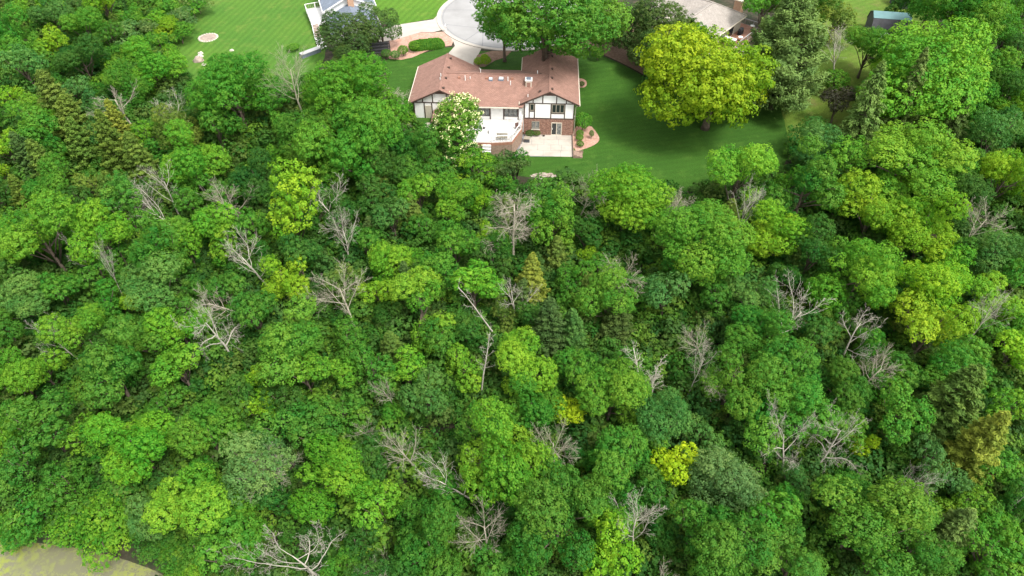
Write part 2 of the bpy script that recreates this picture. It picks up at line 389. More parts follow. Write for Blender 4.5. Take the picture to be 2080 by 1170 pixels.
# roofs: two slabs each
def slab(q, t=.2): return MB().prism([Vector(a) - Vector((0, 0, t)) for a in q], (0, 0, t))
def gable_roof(u0, ur, u1, v0, v1, ze, zr, t=.2):
    a = part('roof', 'roof', slab([(u0, v0, ze), (ur, v0, zr), (ur, v1, zr), (u0, v1, ze)][::-1], t))
    b = part('roof', 'roof', slab([(ur, v0, zr), (u1, v0, ze), (u1, v1, ze), (ur, v1, zr)][::-1], t))
    MBb = MB().bar((ur, v0, zr + .01), (ur, v1, zr + .01), .3, .06); MBb.build('ridge_cap', 'roof', a)
    for uu, o in ((u0, a), (u1, b)): MB().box(min(uu, uu + math.copysign(.12, uu - ur)), max(uu, uu + math.copysign(.12, uu - ur)), v0, v1, ze - .2, ze - .04).build('gutter', 'cream', o)
    for (p, q) in (((u0, v0, ze), (ur, v0, zr)), ((ur, v0, zr), (u1, v0, ze))):
        MB().bar((p[0], p[1] - .03, p[2] - .14), (q[0], q[1] - .03, q[2] - .14), .05, .2).build('barge_board', 'timber', a)
    return a, b
rA = gable_roof(-.65, 3.6, 7.85, -.38, 13.6, 5.28, 7.3)
rL = gable_roof(-16.6, -11.94, -7.28, -.42, 10.55, 4.98, 7.2)
mid = part('roof', 'roof', slab([(-11.9, -.65, 4.86), (-.3, -.65, 4.86), (3.2, 4.85, 7.06), (-11.9, 4.85, 7.06)], .18))
midb = part('roof', 'roof', slab([(-11.9, 4.85, 7.06), (3.2, 4.85, 7.06), (3.2, 9.9, 5.0), (-11.9, 9.9, 5.0)], .18))
MB().bar((-11.6, 4.85, 7.07), (2.9, 4.85, 7.07), .3, .06).build('ridge_cap', 'roof', mid)
MB().box(-8.4, -.75, -.78, -.65, 4.68, 4.82).build('gutter', 'cream', mid)
# porch roof in the corner
pr = part('porch_roof', 'roof', slab([(-13.1, -3.3, 3.75), (-10.6, -3.3, 4.85), (-10.6, 0.1, 4.85), (-13.1, 0.1, 3.75)], .15))
part('porch_roof', 'roof', slab([(-10.6, -3.3, 4.85), (-8.1, -3.3, 3.75), (-8.1, 0.1, 3.75), (-10.6, 0.1, 4.85)], .15))
part('porch_wall', 'stucco', MB().prism([(-12.7, -2.9, 1.2), (-8.5, -2.9, 1.2), (-8.5, -2.9, 3.7), (-10.6, -2.9, 4.6), (-12.7, -2.9, 3.7)], (0, 2.87, 0)))
part('barge_board', 'timber', MB().bar((-13.1, -3.33, 3.68), (-10.6, -3.33, 4.78), .05, .16).bar((-10.6, -3.33, 4.78), (-8.1, -3.33, 3.68), .05, .16))
part('porch_window', 'glass', MB().box(-12.2, -10.8, -2.93, -2.88, 2.3, 3.5)); part('porch_window', 'glass', MB().box(-10.4, -9.0, -2.93, -2.88, 2.3, 3.5))
# timbers, each board its own piece
def tv(u, z0, z1, v=-.0, wd=.14): part('timber', 'timber', MB().box(u - wd / 2, u + wd / 2, v - .045, v + .03, z0, z1))
def th(u0, u1, z, v=-.0, wd=.14): part('timber', 'timber', MB().box(u0, u1, v - .042, v + .03, z - wd / 2, z + wd / 2))
def zr_(u): return 5.25 + (3.6 - abs(u - 3.6)) / 3.6 * 1.7 - .05
for u in (.07, .75, 1.5, 3.86, 5.83, 7.13): tv(u, 2.72, 5.16)
for u in (1.27, 2.63, 4.59, 5.98): tv(u, 5.22, zr_(u))
th(0, 7.2, 5.2, 0, .13); th(0, 7.2, 2.76, 0, .16); th(.76, 1.49, 3.92); th(3.9, 5.8, 3.64)
part('gable_peak', 'gable', MB().prism([(2.6, -.05, 6.45), (4.6, -.05, 6.45), (3.6, -.05, 6.92)], (0, .05, 0)))
def zl_(u): return 5.0 + (3.96 - abs(u + 11.94)) / 3.96 * 1.85 - .05
for u in (-14.55, -13.1, -11.1, -9.6): tv(u, 5.0, zl_(u), -.02)
for u in (-15.85, -14.38, -13.28, -8.1): tv(u, 1.6, 4.9, -.02)
th(-15.9, -8, 4.95, -.02)
part('gable_peak', 'gable', MB().prism([(-13.0, -.07, 6.36), (-10.9, -.07, 6.36), (-11.94, -.07, 6.82)], (0, .05, 0)))
for u in (-7.0, -4.9, -2.95, -.85): tv(u, 2.45, 4.75, .02, .16)
# windows and doors
def window(u0, u1, z0, z1, v, n_=1, fr='taupe', gl='glass', fw=.1, name='window'):
    b = MB(); f = fw
    b.box(u0, u1, v - .07, v + .04, z0, z0 + f).box(u0, u1, v - .07, v + .04, z1 - f, z1).box(u0, u0 + f, v - .068, v + .04, z0 + f, z1 - f).box(u1 - f, u1, v - .068, v + .04, z0 + f, z1 - f)
    wdt = (u1 - u0 - 2 * f - (n_ - 1) * f) / n_
    for i in range(1, n_):
        x = u0 + f + i * wdt + (i - 1) * f; b.box(x, x + f, v - .066, v + .04, z0 + f, z1 - f)
    o = part(name, fr, b)
    for i in range(n_):
        x = u0 + f + i * (wdt + f); MB().box(x, x + wdt, v - .03, v + .02, z0 + f, z1 - f).build('pane', gl if isinstance(gl, str) else gl[i], o)
    return o
window(.82, 1.44, 4.02, 5.12, 0); window(3.95, 5.77, 3.72, 5.12, 0, 3)
wb = window(1.13, 2.26, 1.0, 2.3, -.03, 2, gl='curtain', fw=.07); MB().box(1.05, 2.34, -.16, -.02, .9, 1.0).build('sill', 'stone', wb)
pd = window(4.0, 5.55, .06, 2.15, -.03, 2, fr='cream', gl=['glass', 'curtain'], fw=.09, name='patio_door')
MB().box(4.15, 4.2, -.16, -.1, 1.0, 1.3).build('handle', 'white', pd)
window(-2.86, -.94, 2.95, 4.62, .02, 3, fr='timber', gl=['curtain', 'curtain', 'curtain'], fw=.06)
window(-6.9, -4.98, 2.95, 4.62, .02, 3, fr='timber', gl='curtain', fw=.06)
dl = part('door', 'door', MB().box(-14.28, -13.38, -.06, 0, 2.3, 4.45)); MB().box(-13.55, -13.48, -.12, -.06, 3.3, 3.42).build('handle', 'metal', dl)
part('lamp', 'black', MB().box(-11.0, -10.9, -.16, -.02, 3.9, 4.1))
part('downpipe', 'taupe', MB().bar((7.75, -.1, 5.05), (7.36, -.1, 4.75), .09).bar((7.36, -.1, 4.75), (7.36, -.1, .1), .09))
part('downpipe', 'taupe', MB().bar((-.12, -.1, 4.75), (-.12, -.1, 2.5), .09))
part('meter_box', 'grey', MB().box(7.23, 7.4, 2.2, 2.6, 1.2, 1.8))
# chimney and roof fittings
def rz(u, v):                                     # height of the highest roof surface at u, v
    c = []
    if -.65 <= u <= 7.85: c.append(7.3 - abs(u - 3.6) / 4.25 * 2.02)
    if -16.6 <= u <= -7.28 and v <= 10.5: c.append(7.2 - abs(u + 11.94) / 4.66 * 2.22)
    if -11.9 <= u <= 2: c.append(7.06 - abs(v - 4.85) * .4)
    return max(c)
ch = part('chimney', 'cream', MB().box(.1, .95, 2.7, 3.55, 4.5, 7.15)); MB().box(0, 1.05, 2.6, 3.65, 7.15, 7.27).build('chimney_cap', 'white', ch)
MB().box(.2, .85, 2.8, 3.45, 7.27, 7.38).build('flue_cover', 'roof_blue', ch); MB().box(.25, .8, 2.64, 2.72, 6.0, 6.9).build('cricket', 'roof', ch)
def fit(name, mat, u, v, wx, wy, hh): 
    z = rz(u, v); return part(name, mat, MB().box(u - wx / 2, u + wx / 2, v - wy / 2, v + wy / 2, z - .15, z + hh))
for u, v in ((-11.5, .4), (-11.45, 3.3), (-11.4, 6.5), (-11.4, 9.3), (3.9, .5), (3.85, 3.6), (3.85, 6.3), (3.85, 10.2), (3.85, 12.9), (2.2, .7), (2.2, 5.6)): fit('roof_vent', 'timber', u, v, .34, .34, .16)
for u in (-9.6, -5.6, -1.9): fit('roof_vent', 'wood', u, 4.0, .36, .36, .16)
for u, v, wx, wy in ((-5.0, 3.9, .42, .55), (-3.5, 4.0, .6, .65)):
    s_ = fit('skylight', 'roof_blue', u, v, wx + .14, wy + .14, .1); z = rz(u, v); MB().box(u - wx / 2, u + wx / 2, v - wy / 2, v + wy / 2, z + .08, z + .14).build('dome', 'white', s_)
for u, v, hh in ((-8.7, 3.6, .75), (-12.2, 3.6, .5), (-12.2, 2.7, .35), (-2.5, 3.7, .6), (-2.1, 3.0, .6), (1.75, 5.4, .55), (.5, .6, .4), (-6.6, 5.6, .6), (-8.0, 3.9, .3)):
    z = rz(u, v); part('vent_pipe', 'white', MB().tube([(u, v, z - .2), (u, v, z + hh)], [.06, .06], 8))
# ------------------------------------------------------------------ deck, patio, walls
def child(name, mat, b, parent): return b.build(name, mat, parent)
deck = thing('raised_deck', 'pale raised deck with railing in the corner of the half-timbered house', 'deck', (HO[0], HO[1], 0), HROT)
dp = [(-8.2, -.06), (-.2, -.06), (-.32, -2.4), (-1.55, -5.7), (-4.35, -6.1), (-8.2, -6.1)]
child('deck_floor', 'deck', MB().prism([(a, b, 2.3) for a, b in dp], (0, 0, .17)), deck)
dq = [(-.2, -.1), (-.32, -2.4), (-1.55, -5.7), (-4.35, -6.1), (-8.2, -6.1)]
def off(p, d=.0): return p
for i in range(len(dq) - 1):
    (a, b), (c, d) = dq[i], dq[i + 1]
    child('rim_board', 'wood', MB().bar((a, b, 2.2), (c, d, 2.2), .12, .42), deck)
    child('retaining_wall', 'oldwood', MB().bar((a, b, .95), (c, d, .95), .09, 2.1), deck)
def railing(parent, pts, hh=.95, gap=.3, mat='taupe', bw=.028, post=.09, rail='white'):
    for (a, b) in zip(pts[:-1], pts[1:]):
        A, B = Vector(a), Vector(b); n_ = max(1, int((B - A).length / 1.6))
        for i in range(n_ + 1):
            q = A.lerp(B, i / n_); child('post', rail, MB().bar(q, q + Vector((0, 0, hh + .05)), post), parent)
        child('top_rail', rail, MB().bar(A + Vector((0, 0, hh)), B + Vector((0, 0, hh)), .1, .06), parent)
        child('bottom_rail', rail, MB().bar(A + Vector((0, 0, .1)), B + Vector((0, 0, .1)), .05, .05), parent)
        bl = MB(); k = int((B - A).length / gap)
        for i in range(1, k):
            q = A.lerp(B, i / k); bl.bar(q + Vector((0, 0, .1)), q + Vector((0, 0, hh)), bw)
        if bl.v: child('balusters', mat, bl, parent)
railing(deck, [(-.26, -.3, 2.47), (-.38, -2.4, 2.47), (-1.6, -5.62, 2.47), (-4.3, -6.0, 2.47)])
st_ = MB()
for i in range(3): child('step', 'white', MB().box(-5.6, -4.4, -6.45 - .3 * i, -6.15 - .3 * i, 2.0 - .3 * i, 2.16 - .3 * i), deck)
def hthing(name, label, cat, u, v, z, rz_=0., group=None):
    x, y = hw(u, v); return thing(name, label, cat, (x, y, z), HROT + rz_, group)
t = hthing('patio_table', 'table under a white cover on the pale deck', 'table', -4.2, -3.6, 2.47)
child('cover', 'white', MB().prism([(-.62, -.42, .02), (.62, -.42, .02), (.62, .42, .02), (-.62, .42, .02)], (0, 0, .5)), t); child('top', 'deck', MB().box(-.52, .52, -.34, .34, .5, .58), t)
t = hthing('bench', 'grey slatted bench on the pale deck behind the front railing', 'bench', -2.9, -5.3, 2.47)
for i in range(4): child('slat', 'taupe', MB().box(-.75, .75, -.22 + i * .12, -.14 + i * .12, .40, .44), t)
for i in range(3): child('back_slat', 'taupe', MB().box(-.75, .75, .24, .28, .5 + i * .14, .59 + i * .14), t)
for sx in (-.7, .66):
    for sy in (-.2, .24): child('leg', 'taupe', MB().box(sx, sx + .05, sy, sy + .05, 0, .41 if sy < 0 else .88), t)
t = hthing('deck_chair', 'small dark chair standing on the pale deck by the angled railing', 'chair', -.85, -2.6, 2.47, .5)
child('seat', 'gable', MB().box(-.25, .25, -.25, .25, .4, .46), t); child('backrest', 'gable', MB().box(-.25, .25, .22, .28, .46, .95), t)
for sx in (-.23, .18):
    for sy in (-.23, .18): child('leg', 'gable', MB().box(sx, sx + .05, sy, sy + .05, 0, .4), t)
for u, v, nm in ((-6.05, -2.7, 'small black planter on the pale deck beside the blossoming tree'), (-5.65, -2.6, 'small black watering can on the pale deck beside the planter')):
    if 'planter' in nm and 'beside the planter' not in nm:
        t = hthing('planter', nm, 'planter', u, v, 2.47); child('pot', 'black', MB().tube([(0, 0, 0), (0, 0, .3)], [.12, .17], 10), t); child('soil', 'mulch', MB().tube([(0, 0, .3), (0, 0, .31)], [.14, .14], 10), t)
    else:
        t = hthing('watering_can', nm, 'watering can', u, v, 2.47); child('body', 'black', MB().tube([(0, 0, 0), (0, 0, .26)], [.13, .11], 10), t); child('spout', 'black', MB().tube([(.1, 0, .08), (.32, 0, .3)], [.03, .02], 6), t)
# patio of single slabs, running joints
patio = struct(drape('patio', [hw(-.25, -.1), hw(7.13, -.1), hw(7.13, -5.5), hw(-1.15, -5.75)], 'tar', .045))
rows = [(-.06, -1.25), (-1.25, -2.65), (-2.65, -4.1), (-4.1, -5.55)]
cols = [[.1, 2.4, 4.85, 7.1], [-.2, 1.2, 3.0, 5.1, 7.1], [-.6, 2.1, 4.0, 5.55, 7.1], [-1.1, .9, 2.9, 5.4, 7.1]]
pinv = patio.matrix_world
for (v1, v0), cs in zip(rows, cols):
    for i in range(len(cs) - 1):
        u0, u1 = cs[i] + .02, cs[i + 1] - .02
        ul = u0 if i else u0 + (.28 if v1 < -2 else .1)
        P_ = [hw(u0, v0 + .02), hw(u1, v0 + .02), hw(u1, v1 - .02), hw(ul, v1 - .02)]
        MB().prism([(x, y, .0) for x, y in P_], (0, 0, .07 + R.uniform(-.004, .004))).build('paving_slab', 'patio', patio)
# steps of old timber at the patio's corner
t = hthing('timber_steps', 'brown timber steps and edging beside the pink gravel bed and patio', 'steps', 7.2, -5.0, 0)
for i in range(3): child('step', 'oldwood', MB().box(.05 + .42 * i, .45 + .42 * i, -.8, .3, 0, .5 - .13 * i), t)
child('edging_board', 'oldwood', MB().box(-.06, .04, -.8, 5.0, 0, .42), t)
child('edging_board', 'oldwood', MB().box(.04, 1.4, .32, .42, 0, .5), t)
for u, v, lab in ((1.1, -1.0, 0), ):
    pass
t = hthing('flower_pot', 'small dark flower pot on the patio against the brick wall', 'flower pot', 2.95, -.45, .07)
child('pot', 'black', MB().tube([(0, 0, 0), (0, 0, .28)], [.13, .19], 10), t); child('soil', 'mulch', MB().tube([(0, 0, .28), (0, 0, .3)], [.17, .17], 10), t)
t = hthing('storage_box', 'dark storage box in the corner of patio and deck', 'box', .5, -1.9, .07)
child('box_body', 'charcoal', MB().box(-.4, .4, -.35, .35, 0, .55), t); child('lid', 'taupe', MB().box(-.43, .43, -.38, .38, .55, .62), t)
# stepping stones beside the left wing
for i, (a, b) in enumerate(((870, 252), (869, 256.5), (869, 261.5), (868, 266.5))):
    x, y, z = grd(a, b); rr = random.Random(i)
    q = [(x + .42 * math.cos(k) * rr.uniform(.85, 1.1), y + .33 * math.sin(k) * rr.uniform(.85, 1.1), z - .05) for k in np.arange(0, 6.28, .62)]
    tag(MB().prism(q, (0, 0, .12)).build('stepping_stone', 'stone'), 'round pale stepping stone in the path below the beige back door', 'stone', 'stepping stones below the beige door')
# bird feeder post and boulder mound below the lawn
x, y, z = grd(984, 326); t = thing('garden_post', 'slim green garden post on the grass below the pale deck', 'post', (x, y, z))
child('pole', 'deadgreen', MB().tube([(0, 0, -.1), (0, 0, 1.9)], [.05, .04], 6), t); child('arm', 'deadgreen', MB().tube([(0, 0, 1.75), (.22, 0, 2.0), (.42, 0, 1.95)], [.035, .03, .03], 5), t); child('arm', 'deadgreen', MB().tube([(0, 0, 1.75), (-.2, 0, 2.0)], [.035, .03], 5), t)

# ------------------------------------------------------------------ neighbouring buildings
x0, y0 = pix(657, 24, 5.2); g0 = float(hgt(x0, y0)); r1 = math.radians(18)
h1 = thing('white_house', 'white house with slate-blue roof beside the bright lawn', 'house', (x0, y0, 0), r1)
def roof2(parent, mat, u0, ur, u1, v0, v1, ze, zr, fascia='white', t=.2):
    a = slab([(u0, v0, ze), (ur, v0, zr), (ur, v1, zr), (u0, v1, ze)][::-1], t).build('roof', mat, parent)
    b = slab([(ur, v0, zr), (u1, v0, ze), (u1, v1, ze), (ur, v1, zr)][::-1], t).build('roof', mat, parent)
    MB().box(u0 - .12, u0, v0, v1, ze - .2, ze - .03).build('gutter', fascia, a); MB().box(u1, u1 + .12, v0, v1, ze - .2, ze - .03).build('gutter', fascia, b)
    for o, p, q in ((a, (u0, v0, ze), (ur, v0, zr)), (b, (ur, v0, zr), (u1, v0, ze))):
        MB().bar((p[0], p[1] - .03, p[2] - .1), (q[0], q[1] - .03, q[2] - .1), .06, .24).build('barge_board', fascia, o)
MB().prism([(.4, .3, -1), (8.6, .3, -1), (8.6, .3, 5.1), (4.5, .3, 6.95), (.4, .3, 5.1)], (0, 10, 0)).build('wall', 'white', h1)
MB().prism([(.7, -6.6, -1), (8.3, -6.6, -1), (8.3, -6.6, 3.9), (4.5, -6.6, 5.6), (.7, -6.6, 3.9)], (0, 6.87, 0)).build('wall', 'white', h1)
roof2(h1, 'roof_blue', -.1, 4.5, 9.1, 0, 11, 5.2, 7.3)
roof2(h1, 'roof_blue', .2, 4.5, 8.8, -7, .28, 4.0, 5.95, 'taupe')
c_ = MB().box(4.3, 5.3, -.75, .25, 3, 8.3).build('chimney', 'tanbrick', h1); MB().box(4.2, 5.4, -.85, .35, 8.3, 8.42).build('chimney_cap', 'stone', c_)
for v in (2.0, 5.0): 
    w_ = MB().box(.33, .42, v, v + 1.4, 2.6, 4.4).build('window', 'white', h1); MB().box(.3, .34, v + .1, v + 1.3, 2.7, 4.3).build('pane', 'glass', w_)
w_ = MB().box(.63, .72, -3, -1.6, 1.0, 2.6).build('window', 'white', h1); MB().box(.6, .64, -2.9, -1.7, 1.1, 2.5).build('pane', 'glass', w_)
d1 = thing('white_deck', 'white deck with railing and brown-treaded stairs beside the slate-roofed house', 'deck', (0, 0, 0))
zD = 2.9
dk = [pix(a, b, zD) for a, b in ((621, 20), (664, 13), (668, 46), (633, 50))]
MB().prism([(a, b, zD - .2) for a, b in dk][::-1], (0, 0, .2)).build('deck_floor', 'white', d1)
railing(d1, [(*dk[0], zD), (*dk[3], zD)], 1.0, .3, 'white', .04, .12); railing(d1, [(*dk[0], zD), (dk[1][0] * .9 + dk[0][0] * .1, dk[1][1], zD)], 1.0, .3, 'taupe', .05, .12)
for q in dk: MB().bar((q[0] * .995, q[1], -.5), (q[0] * .995, q[1], zD - .15), .15).build('support_post', 'white', d1)
sa = Vector((*pix(633.5, 50, zD), zD)); sb = Vector((*pix(646.5, 48, zD), zD)); gz = float(hgt(*pix(646, 80, 1.3)))
ea = Vector((*pix(640, 79, gz), gz)); eb = Vector((*pix(653, 77.5, gz), gz))
for i in range(9):
    t0 = (i + .5) / 9; a = sa.lerp(ea, t0); b = sb.lerp(eb, t0); MB().bar(a, b, .34, .07).build('tread', 'oldwood', d1)
    a2 = sa.lerp(ea, t0 + .045); b2 = sb.lerp(eb, t0 + .045); MB().bar(a2 - Vector((0, 0, .1)), b2 - Vector((0, 0, .1)), .04, .17).build('riser', 'white', d1)
for A, B in ((sa, ea), (sb, eb)):
    MB().bar(A - Vector((0, 0, .1)), B - Vector((0, 0, .1)), .07, .3).build('stringer', 'white', d1)
railing(d1, [tuple(sa), tuple(ea)], 1.0, .35, 'white', .04, .12)
lp = gpoly([(640, 79.5), (655, 77.5), (664, 97), (647, 103)]); zl = min(float(hgt(*q)) for q in lp)
MB().prism([(a, b, zl - .2) for a, b in lp][::-1], (0, 0, .45)).build('landing', 'white', d1)
x, y, z = grd(652, 90); t = thing('garden_chair', 'grey garden chair on the white landing at the stair foot', 'chair', (x, y, zl + .25), .6)
child('seat', 'grey', MB().box(-.28, .28, -.28, .28, .38, .44), t); child('backrest', 'grey', MB().box(-.28, .28, .24, .3, .44, 1.0), t)
for sx in (-.26, .2):
    for sy in (-.26, .2): child('leg', 'grey', MB().box(sx, sx + .06, sy, sy + .06, 0, .38), t)
# low grey wall continuing from the landing and the black board fence
A = Vector(grd(612, 118)); B = Vector(grd(650, 104)); t = thing('low_wall', 'low slate-grey garden wall below the white landing', 'wall', A)
child('wall_body', 'roof_blue', MB().bar((0, 0, .2), B - A + Vector((0, 0, .2)), .9, .9), t); child('coping', 'grey', MB().bar((0, 0, .68), B - A + Vector((0, 0, .68)), 1.0, .07), t)
A = Vector(grd(692, 116)); B = Vector(grd(793, 106)); B.z = float(hgt(B.x, B.y))
t = thing('board_fence', 'black horizontal board fence at the foot of the dark twin evergreens', 'fence', A); D = B - A; n_ = 6
for i in range(n_ + 1): q = D * (i / n_); child('post', 'black', MB().bar(q - Vector((0, 0, .2)), q + Vector((0, 0, 2.0)), .14), t)
for k in range(7): child('board', 'black' if k % 2 else 'charcoal', MB().bar(Vector((0, -.1, .2 + k * .27)), D + Vector((0, -.1, .2 + k * .27)), .03, .21), t)
# tan roofed house on the right
x0, y0 = pix(1449, 80, 5.3); r3 = math.radians(50)
h3 = thing('tan_roofed_house', 'beige house with tan hip roof and brick chimney behind the bright yellow-green tree', 'house', (x0, y0, 0), r3)
MB().box(.5, 11.2, .5, 13, -1, 5.15).build('wall', 'beige', h3)
zr3, ze3 = 7.6, 5.3
MB().add([(0, 0, ze3), (11.8, 0, ze3), (7.6, 4.6, zr3), (0, 4.6, zr3), (0, 0, ze3 - .2), (11.8, 0, ze3 - .2), (7.6, 4.6, zr3 - .2), (0, 4.6, zr3 - .2)], [(0, 1, 2, 3), (7, 6, 5, 4), (0, 4, 5, 1), (1, 5, 6, 2), (2, 6, 7, 3), (3, 7, 4, 0)]).build('roof', 'roof_tan', h3)
MB().add([(11.8, 0, ze3), (11.8, 14, ze3), (7.6, 14, zr3), (7.6, 4.6, zr3), (11.8, 0, ze3 - .2), (11.8, 14, ze3 - .2), (7.6, 14, zr3 - .2), (7.6, 4.6, zr3 - .2)], [(0, 1, 2, 3), (7, 6, 5, 4), (0, 4, 5, 1), (1, 5, 6, 2), (2, 6, 7, 3), (3, 7, 4, 0)]).build('roof', 'roof_tan', h3)
slab([(-.2, 4.6, zr3), (7.6, 4.6, zr3), (7.6, 9.2, 5.6), (-.2, 9.2, 5.6)]).build('roof', 'roof_tan', h3)
slab([(7.6, 4.6, zr3), (7.6, 14, zr3), (3.2, 14, 5.5), (3.2, 4.6, 5.5)][::-1]).build('roof', 'roof_tan', h3)
MB().bar((-.2, 4.6, zr3 + .02), (7.6, 4.6, zr3 + .02), .3, .07).build('ridge_cap', 'roof_tan', h3); MB().bar((7.6, 4.6, zr3 + .02), (7.6, 14, zr3 + .02), .3, .07).build('ridge_cap', 'roof_tan', h3); MB().bar((11.8, 0, ze3 + .02), (7.6, 4.6, zr3 + .02), .3, .07).build('hip_cap', 'roof_tan', h3)
MB().box(0, 11.8, -.12, 0, ze3 - .2, ze3 - .03).build('gutter', 'cream', h3)
c_ = MB().box(11.3, 12.6, 1.2, 2.5, -1, 7.4).build('chimney', 'tanbrick', h3); MB().box(11.15, 12.75, 1.05, 2.65, 7.4, 7.55).build('chimney_cap', 'cream', c_); MB().tube([(11.9, 1.85, 7.5), (11.9, 1.85, 8.1)], [.25, .25], 8).build('flue', 'white', c_)
for u in (3.2, 6.2): 
    w_ = MB().box(u, u + 2.2, .42, .52, 2.9, 4.9).build('window', 'cream', h3); MB().box(u + .12, u + 2.08, .38, .43, 3.0, 4.8).build('pane', 'glass', w_)
d3 = thing('red_brown_deck', 'red-brown timber deck with a long stair below the tan roof', 'deck', (x0, y0, 0), r3)
zd = 2.9
MB().prism([(1.2, -2.6, zd - .18), (13.6, -2.6, zd - .18), (13.6, 2.4, zd - .18), (11.25, 2.4, zd - .18), (11.25, .45, zd - .18), (1.2, .45, zd - .18)], (0, 0, .18)).build('deck_floor', 'wood', d3)
MB().box(1.2, 13.6, -2.72, -2.61, zd - .45, zd - .02).build('rim_board', 'oldwood', d3)
for u in (1.4, 5.4, 9.4, 13.3): MB().bar((u, -2.4, -1), (u, -2.4, zd - .1), .16).build('support_post', 'wood', d3)
railing(d3, [(4.2, -2.5, zd), (13.5, -2.5, zd), (13.5, 2.3, zd)], 1.0, .3, 'taupe', .04, .1, 'grey'); railing(d3, [(1.25, .3, zd), (1.25, -2.5, zd), (2.6, -2.5, zd)], 1.0, .3, 'grey', .04, .1, 'grey')
s0 = Vector((3.4, -2.65, zd)); R3 = Matrix.Rotation(r3, 3, 'Z')
ex, ey, ez = grd(1556, 141); e0 = R3.inverted() @ (Vector((ex, ey, ez)) - Vector((x0, y0, 0)))
dS = (e0 - s0); sd_ = Vector((-dS.y, dS.x, 0)).normalized() * .6
for i in range(14):
    q = s0.lerp(e0, (i + .5) / 14); MB().bar(q - sd_, q + sd_, .34, .06).build('tread', 'wood', d3)
for k in (-1, 1):
    MB().bar(s0 + sd_ * k - Vector((0, 0, .12)), e0 + sd_ * k - Vector((0, 0, .12)), .07, .3).build('stringer', 'oldwood', d3)
    railing(d3, [tuple(s0 + sd_ * k), tuple(e0 + sd_ * k)], 1.0, .4, 'grey', .035, .09, 'grey')
def dthing(name, label, cat, u, v, z, a=0.):
    q = R3 @ Vector((u, v, 0)); return thing(name, label, cat, (x0 + q.x, y0 + q.y, z), r3 + a)
t = dthing('hot_tub', 'pale blue covered hot tub on the red-brown deck', 'hot tub', 4.6, -.7, zd)
child('shell', 'oldwood', MB().box(-.95, .95, -.95, .95, 0, .8), t); child('cover', 'white', MB().box(-1.0, 1.0, -1.0, 1.0, .8, .95), t)
for u, v, lb in ((7.2, -1.6, 'small white-topped table on the red-brown deck by the hot tub'), (12.4, -1.2, 'small white-topped table on the red-brown deck below the brick chimney')):
    t = dthing('side_table', lb, 'table', u, v, zd); child('top', 'white', MB().tube([(0, 0, .66), (0, 0, .71)], [.4, .4], 12), t); child('leg', 'black', MB().tube([(0, 0, 0), (0, 0, .66)], [.05, .05], 6), t); child('base', 'black', MB().tube([(0, 0, 0), (0, 0, .04)], [.25, .25], 10), t)
t = dthing('grill', 'black covered grill on the red-brown deck under the eave', 'grill', 9.4, -.5, zd)
child('cart', 'black', MB().box(-.55, .55, -.3, .3, .1, .75), t); child('hood', 'charcoal', MB().prism([(-.5, -.3, .75), (-.5, .3, .75), (-.5, .2, 1.1), (-.5, -.2, 1.1)], (1.0, 0, 0)), t)
for sx in (-.5, .44):
    for sy in (-.27, .21): child('leg', 'black', MB().box(sx, sx + .06, sy, sy + .06, 0, .12), t)
# gambrel shed, dark roof behind it, white dome
x, y, z = grd(1797, 66); t = thing('gambrel_shed', 'gambrel shed with shaded charcoal sides and skylit teal upper roof on the dry lawn', 'shed', (x, y, z), math.radians(-10))
gp = [(-3.0, -1.9, 0), (-3.0, -2.15, 1.5), (-3.0, -1.45, 2.95), (-3.0, 0, 3.6), (-3.0, 1.45, 2.95), (-3.0, 2.15, 1.5), (-3.0, 1.9, 0)]
child('body', 'charcoal', MB().prism([(q[0], q[1], q[2] - .04) for q in gp], (6.0, 0, 0)), t)
for i, mt in ((1, 'charcoal'), (2, 'teal'), (3, 'teal'), (4, 'charcoal')):  # light painted in: upper slopes teal with sky reflection, steep ones charcoal with shade
    a, b = gp[i], gp[i + 1]; nrm = Vector((0, -(b[2] - a[2]), b[1] - a[1])).normalized() * (.07 if b[1] > a[1] else .07)
    child('roof_panel', mt, MB().prism([(-3.1, a[1], a[2]), (-3.1, b[1], b[2]), (-3.1, b[1] + nrm.y, b[2] + abs(nrm.z)), (-3.1, a[1] + nrm.y, a[2] + abs(nrm.z))], (6.2, 0, 0)), t)
for i in range(12): child('batten', 'black', MB().bar((-2.9 + i * .527, -2.18, 1.5), (-2.9 + i * .527, -1.5, 2.93), .05, .05), t)
x, y, z = grd(1836, 10); t = thing('garden_shed', 'small dark shed with blue-grey roof beyond the gambrel shed', 'shed', (x, y, z), .3)
child('wall', 'charcoal', MB().box(-2, 2, -1.6, 1.6, -.2, 2.2), t); child('roof', 'roof_blue', slab([(-2.3, -1.9, 2.1), (2.3, -1.9, 2.1), (2.3, 0, 3.2), (-2.3, 0, 3.2)], .1), t); child('roof', 'roof_blue', slab([(-2.3, 0, 3.2), (2.3, 0, 3.2), (2.3, 1.9, 2.1), (-2.3, 1.9, 2.1)], .1), t); child('door', 'black', MB().box(-.5, .5, -1.66, -1.6, 0, 1.9), t)
x, y, z = grd(1790, 88); t = thing('tarp_cover', 'white tarpaulin dome tied over a stack beside the glossy green tree', 'tarpaulin', (x, y, z), .3)
child('tarp', 'white', MB().dome((0, 0, .5), 1.45, 1.2, 1.25, 5, 16, .06, random.Random(3)), t); child('skirt', 'white', MB().tube([(0, 0, 0), (0, 0, .55)], [1.25, 1.4], 16), t)
